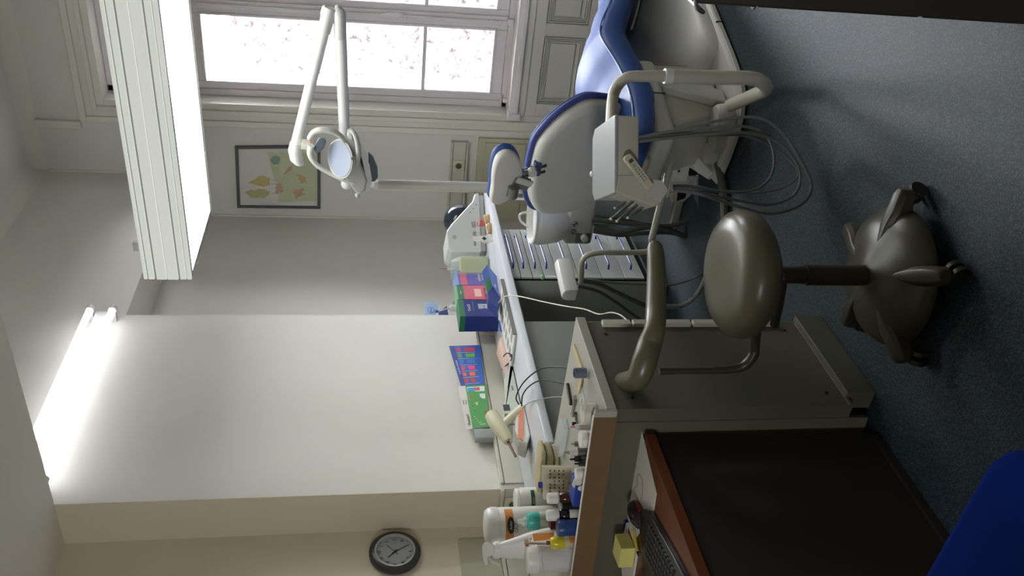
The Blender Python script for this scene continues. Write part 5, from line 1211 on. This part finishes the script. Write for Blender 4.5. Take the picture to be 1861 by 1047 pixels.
MB().tube([P(915, 648, z=ZK + .02), P(921, 642, z=ZK + .04), P(930, 646, z=ZK + .03), P(928, 656, z=ZK + .01), P(920, 664, z=ZK + .005), P(912, 672, z=ZK + .004)], .003, 6, 5).build('wire', blackp, t, world=True)
MB().ell(P(929, 647, z=ZK + .03), (.008, .008, .006)).build('clip', redp, t, world=True)
# ---- curved white device
dv = T('curved_device', 'pale rounded bench unit with a vent grille and small print', 'device', (-2.62, 3.02, ZK))
dp = [(948, 662), (932, 668), (920, 678), (916, 690), (918, 705), (920, 722), (915, 738), (917, 752), (952, 752), (952, 700)]
a = [P(x_, y_, x=-2.60) for x_, y_ in dp]
for k in (0, 8, 9): a[k].z = ZK + .004
dvm = mat('device_white', (196, 204, 192), .35)
MB().loft([[V((-2.60, p.y, p.z)) for p in a], [V((-2.64, p.y, max(ZK + .004, p.z - .004))) for p in a], [V((-2.72, p.y, max(ZK + .004, (p.z - ZK) * .75 + ZK))) for p in a], [V((-2.76, p.y, max(ZK + .004, (p.z - ZK) * .4 + ZK))) for p in a]]).build('shell', dvm, dv, world=True, bevel=.006, sharp=50)
y0_, y1_ = min(p.y for p in a), max(p.y for p in a)
MB().bx(-2.70, -2.598, y0_ + .02, y1_ - .02, ZK + .0, ZK + .003).build('dark_foot', blackp, dv, world=True)
vp = Plane((-2.5995, y0_ + .05, ZK + .045), (0, 1, 0), (0, 0, 1)); mb = MB()
for k in range(7): mb.bx(-2.600, -2.5985, y0_ + .022 + k * .006, y0_ + .025 + k * .006, ZK + .055, ZK + .085)
mb.build('vent_slots', mpx, dv, world=True); text('Satelec', Plane((-2.599, (y0_ + y1_) / 2, ZK + .026), (0, 1, 0), (0, 0, 1)), 0, 0, .012, mpx, dv); text('mini led', Plane((-2.599, (y0_ + y1_) / 2, ZK + .045), (0, 1, 0), (0, 0, 1)), 0, 0, .009, mpx, dv)
# ---- curing gun on its rest
gn = T('curing_gun', 'cream pistol shaped curing lamp with brown light guide', 'curing lamp', P(960, 770, x=-2.56))
gx = -2.56; G = lambda a, b: P(a, b, x=gx)
gm = mat('gun_cream', (206, 202, 170), .4)
MB().tube([G(893, 754), G(901, 768), G(911, 782), G(920, 795), G(924, 803)], [.030, .033, .031, .025, .019], 20, 5).build('barrel', gm, gn, world=True, sharp=60)
dgn = (G(893, 754) - G(901, 768)).normalized()
MB().ring([(.020, 0), (.020, .003), (.026, .003), (.026, 0)], G(893, 754) + dgn * .0, 24, dgn).build('end_ring', greyp, gn, world=True)
MB().tube([G(912, 776), G(922, 765), G(935, 753), G(950, 740)], [.019, .018, .018, .017], 16, 5, sx=1.2).build('grip', gm, gn, world=True, bevel=.002)
MB().tube([G(922, 800), G(926, 808), G(932, 820), G(937, 830)], [.007, .006, .005, .005], 10, 4).build('light_guide', mat('guide_brown', (110, 78, 60), .3), gn, world=True)
for k in (-1, 0, 1): MB().cyl(G(921, 797 + k * 4) + V((.018, 0, 0)), G(925, 800 + k * 4) + V((.014, 0, 0)), .002, n=6).build('nose_slot', blackp, gn, world=True)
MB().tube([G(940, 771), G(928, 772), G(922, 777), G(920, 786)], .004, 8, 5).build('wire_rest', steel, gn, world=True)
gb = T('gun_stand', 'white stand with a salmon orange stripe under the curing gun', 'stand', (-2.55, 2.78, ZK))
a = [P(x_, y_, x=-2.55) for x_, y_ in ((936, 745), (945, 738), (962, 742), (964, 790), (958, 806), (944, 800), (936, 780))]
for p in a: p.z = max(p.z, ZK + .001)
MB().loft([a, [p - V((.09, 0, 0)) for p in a]]).build('stand_body', white_pl, gb, world=True, bevel=.006, seg=3)
a = [P(x_, y_, x=-2.545) for x_, y_ in ((944, 738), (952, 738), (950, 800), (941, 796))]
MB().loft([a, [p - V((.004, 0, 0)) for p in a]]).build('orange_stripe', mat('salmon', (226, 140, 104), .5), gb, world=True)
# ---- cables
def cable(name, label, pts, r, m, cat='cable'):
    mb = MB().tube(pts, r, 8, 6); lo = min(pts, key=lambda p: p.z); o = mb.build(name, m, None, loc=lo); o['label'] = label; o['category'] = cat; return o
PC = lambda a, b, y: P(a, b, y=y)
cable('black_cable', 'upper black cable arching from the gun stand over the worktop edge', [P(943, 735, x=-2.50), P(938, 722, x=-2.46), P(948, 700, x=-2.40), P(965, 682, x=-2.32), P(985, 670, x=-2.25), P(1010, 667, x=-2.18), P(1034, 669, x=-2.1), P(1060, 674, x=-2.05)], .003, blackp)
cable('black_cable', 'lower black cable drooping between the worktop and the unit', [P(948, 738, x=-2.50), P(950, 718, x=-2.44), P(962, 702, x=-2.36), P(980, 692, x=-2.28), P(1000, 692, x=-2.2), P(1034, 700, x=-2.1)], .003, blackp)
cable('grey_cable', 'thin pale grey cable hanging from the curing gun', [P(950, 742, x=-2.52), P(960, 733, x=-2.44), P(980, 726, x=-2.34), P(1005, 722, x=-2.25), P(1030, 722, x=-2.14)], .0022, greyp)
wcb = cable('white_cable', 'white mains cable running from the wall socket to the power strip', [P(884, 584, x=-2.84), P(888, 573, x=-2.78), P(900, 560, x=-2.60), P(912, 543, x=-2.42), P(922, 538, x=-2.355), P(945, 539, x=-2.30), P(985, 548, x=-2.2), P(1030, 557, x=-2.05), P(1062, 562, x=-1.95), P(1088, 571, x=-1.85), P(1110, 568, x=-1.80), P(1128, 573, x=-1.77), P(1140, 583, x=-1.75)], .0027, mat('cable_white', (204, 202, 190), .5))
pg = P(884, 586, x=-2.84)
t = T('mains_plug', 'white plug pushed into the trunking socket', 'plug', pg); MB().cyl(P(882, 587, x=-2.839), P(884, 584, x=-2.80), .013, .008, n=16).build('plug_body', whitep, t, world=True); MB().cyl(P(884, 584, x=-2.80), P(886, 578, x=-2.785), .005, n=10).build('strain_relief', whitep, t, world=True)
# ---- leaflets on the trunking ledge
lf = T('blue_leaflet', 'blue leaflet with rows of coloured bars leaning above the trunking', 'leaflet', P(880, 665, x=-2.835))
a = [P(816, 629, x=-2.855), P(873, 627, x=-2.835), P(881, 698, x=-2.835), P(838, 702, x=-2.855)]
lfb = mat('leaflet_blue', (44, 92, 176), .5); MB().loft([a, [p - V((.002, 0, 0)) for p in a]]).build('sheet', lfb, lf, world=True)
def bil(q, u, v): return q[0].lerp(q[3], u).lerp(q[1].lerp(q[2], u), v) + V((.0008, 0, 0))     # u along the wall (near end = 1), v downwards
pr = MB(); cols = [(190, 56, 86), (96, 160, 70), (60, 120, 200), (216, 80, 140), (226, 110, 70), (200, 60, 66)]
def bq(mb, q, u0, v0, u1, v1, m, off=0): mb.use(m); mb.quad(*[bil(q, u, v) + V((off, 0, 0)) for u, v in ((u0, v0), (u1, v0), (u1, v1), (u0, v1))])
bq(pr, a, 0, 0, 1, .16, mat('leaflet_navy', (40, 60, 140), .5))
for i, c_3 in enumerate(cols):
    m_ = mat('bar_%d' % c_3[0] + '_%d' % c_3[1], c_3, .5); u = .06 + i * .155
    bq(pr, a, u, .20, u + .10, .34, m_, .0003); bq(pr, a, u, .46, u + .10, .46 + .34 - .03 * i, m_, .0003); bq(pr, a, u + .125, .18, u + .131, .80, wprint, .0003)
pr.build('bar_print', None, lf, world=True)
for v_, st_ in ((.09, 'La gamme complete'),):
    text(st_, Plane(bil(a, .55, v_), (a[0] - a[3]).normalized(), (0, 0, 1)), 0, 0, .014, wprint, lf, off=.001)
lg_ = T('green_leaflet', 'green and white leaflet with printed toothbrush packs beside the blue one', 'leaflet', P(888, 740, x=-2.835))
a = [P(832, 702, x=-2.855), P(884, 699, x=-2.835), P(890, 776, x=-2.835), P(848, 780, x=-2.855)]
MB().loft([a, [p - V((.002, 0, 0)) for p in a]]).build('sheet', paper, lg_, world=True)
pr = MB(); bq(pr, a, 0, .26, 1, 1, mat('leaflet_green', (70, 150, 70), .5), .0002)
bq(pr, a, .04, .30, .16, .92, wprint, .0005); bq(pr, a, .06, .32, .14, .55, mat('pack_blue', (60, 150, 210), .5), .0008); bq(pr, a, .06, .55, .14, .75, rose, .0008)
bq(pr, a, .22, .32, .34, .92, wprint, .0005); bq(pr, a, .24, .34, .32, .52, mat('pack_red', (206, 50, 80), .5), .0008)
for u, v, r_2, c_3 in ((.45, .62, .013, (196, 206, 130)), (.62, .48, .005, (60, 90, 50)), (.66, .9, .008, (200, 60, 50)), (.40, .40, .003, (190, 60, 50)), (.50, .42, .004, (120, 60, 40))):
    p_ = bil(a, u, v); pq = Plane(p_ + V((.001, 0, 0)), (0, 1, 0), (0, 0, 1)); disc(pr, pq, 0, 0, r_2, mat('spot_%d' % c_3[0] + '_%d' % c_3[1], c_3, .5), 0, 14)
for k in range(5): bq(pr, a, .74 + k * .045, .40 + .05 * k, .752 + k * .045, .86, wprint, .0005)
pr.build('print', None, lg_, world=True)
ex = (a[0] - a[3]).normalized(); text('Fluocaril', Plane(bil(a, .74, .15), ex, (0, 0, 1)), -.02, 0, .022, lblack, lg_, off=.001); text('bi-fluore', Plane(bil(a, .40, .08), ex, (0, 0, 1)), 0, 0, .010, lblack, lg_, off=.001); text('145 mg', Plane(bil(a, .40, .18), ex, (0, 0, 1)), 0, 0, .010, lblack, lg_, off=.001)
bp = P(874, 792, x=-2.845)
t = T('grey_holder', 'small grey wall holder standing on the trunking ledge', 'holder', (-2.85, bp.y, .992))
MB().pillow([(p[0], p[1]) for p in rrect(-.012, -.035, .022, .035, .010)], 0, P(866, 792, x=-2.845).z - .992 + .01, .004).build('holder_box', mat('holder_grey', (150, 154, 152), .35), t)
MB().bx(-.006, .016, -.028, .028, .03, P(866, 792, x=-2.845).z - .992 + .0105).build('opening', mat('holder_dark', (110, 114, 112), .5), t)

# ================================================================== THINGS ON THE RED-BROWN DESK
ZD = DZ + .0005
t, a = flat('paper_sheet', 'white sheet with a pencil loop under the black keyboard', 'paper', [(1146, 800), (1165, 779), (1193, 897), (1187, 935), (1150, 985), (1133, 905)], paper, .0012, z0=ZD)
MB().tube([P(x_, y_, z=ZD + .002) for x_, y_ in ((1158, 905), (1153, 890), (1158, 882), (1158, 868), (1161, 862), (1166, 870), (1168, 890), (1165, 910))], .0006, 5, 4).build('pencil_loop', mat('pencil_brown', (120, 90, 80), .6), t, world=True)
kb0 = P(1163, 927, z=ZD + .012)
ks = T('keyboard', 'black computer keyboard with a glossy curved edge on the desk', 'keyboard', (kb0.x, kb0.y, ZD), 0)
kpts = [(1160, 930), (1166, 925), (1180, 930), (1200, 967), (1222, 1006), (1250, 1062), (1285, 1150), (1205, 1160), (1168, 1050)]
a = [P(x_, y_, z=ZD + .016) for x_, y_ in kpts]; ca = sum(a, V()) / len(a)
MB().loft([[V((p.x, p.y, ZD)) for p in a], [V((p.x, p.y, ZD + .012)) for p in a], [V((ca.x + (p.x - ca.x) * .97, ca.y + (p.y - ca.y) * .97, ZD + .018)) for p in a]]).build('case', mat('keyboard_black', (26, 28, 30), .25), ks, world=True, bevel=.002)
u_ = (a[5] - a[2]); ku = V((u_.x, u_.y, 0)).normalized(); kv = V((0, 0, 1)).cross(ku)
if kv.dot(V((-1, 0, 0))) < 0: kv = -kv
key0 = None; I_ = root_matrix(ks).inverted()
for i in range(11):
    for j in range(6):
        p = a[2] + ku * (.030 + i * .0195) + kv * (.032 + j * .0195); p = V((p.x, p.y, ZD + .018))
        if key0 is None:
            mb = MB(); R_k = Mx.Rotation(math.atan2(ku.y, ku.x), 3, 'Z')
            mb.loft([[R_k @ V((x * k, y * k, z)) for x, y in rrect(-.008, -.008, .008, .008, .002, 1)] for z, k in ((0, 1), (.005, .85))])
            key0 = mb.build('key', mat('key_black', (34, 36, 38), .45), ks); ko = key0
        else:
            ko = key0.copy(); COL.objects.link(ko); ko.parent = ks
        ko.location = I_ @ p
ms_ = P(1153, 935, z=ZD + .02)
t = T('computer_mouse', 'black computer mouse with dark red side between paper and keyboard', 'mouse', (ms_.x, ms_.y, ZD), math.radians(-75))
MB().loft([[V((.058 * k * math.cos(q * PI / 12), .032 * k * math.sin(q * PI / 12), z)) for q in range(24)] for z, k in ((0, .92), (.008, 1.0), (.02, .95), (.030, .75), (.036, .4), (.037, .1))]).build('shell', mat('mouse_black', (24, 24, 26), .3), t, sharp=60)
for s_ in (-1, 1): MB().loft([[V((.056 * math.cos(q) , s_ * .0345 * math.sin(q), z)) for q in [PI * .2 + PI * .6 * i / 8 for i in range(9)]] + [] for z in (.006, .019)], cap=False, close=False).build('red_side', mat('mouse_red', (120, 24, 28), .35), t)
MB().cyl((.025, -.004, .034), (.025, .004, .034), .006, n=12).build('wheel', blackp, t)
np_ = P(1144, 1000, z=ZD + .012)
t = T('sticky_note_block', 'pale yellow block of sticky notes on the papers', 'note block', (np_.x, np_.y, ZD + .008), math.radians(12))
MB().bx(-.036, .036, -.036, .036, 0, .044).build('note_stack', yellowp, t, bevel=.0008); MB().bx(-.0355, .0355, -.0355, .0355, .0441, .0446).build('top_note', mat('yellow_top', (226, 220, 140), .8), t)
t, a = flat('note_papers', 'red and white printed paper beneath the sticky note block', 'paper', [(1138, 950), (1142, 950), (1158, 1000), (1150, 1047), (1130, 1047), (1128, 990)], paper, .006, z0=ZD)
MB().loft([[P(x_, y_, z=ZD + .0062) for x_, y_ in ((1142, 958), (1150, 985), (1148, 997), (1141, 995))], [P(x_, y_, z=ZD + .0066) for x_, y_ in ((1142, 958), (1150, 985), (1148, 997), (1141, 995))]]).build('red_print', redp, t, world=True)
def pen(label, a, b, m):
    a = P(a[0], a[1], z=ZD + .006); b = P(b[0], b[1], z=ZD + .006); t = T('pen', label, 'pen', (a.x, a.y, ZD)); MB().cyl(a, a.lerp(b, .8), .0045, n=10).build('barrel', m, t, world=True); MB().cyl(a.lerp(b, .8), b, .0045, .001, n=10).build('tip', blackp, t, world=True)
pen('yellow pen lying between the mouse and the keyboard', (1152, 966), (1160, 1012), mat('pen_yellow', (200, 190, 50), .4))
pen('dark blue pen lying behind the sticky note block', (1136, 944), (1132, 966), mat('pen_blue', (30, 40, 110), .4))
# cable and socket under the desk
t = T('floor_cable', 'thin green cable trailing on the dark floor under the desk', 'cable', P(1640, 935, z=.0))
MB().tube([P(1595, 800, z=.006), P(1598, 850, z=.006), P(1610, 890, z=.006), P(1628, 930, z=.006), P(1662, 955, z=.006), P(1668, 985, z=.006)], .004, 6, 5).build('wire', mat('cable_green', (40, 60, 40), .6), t, world=True)
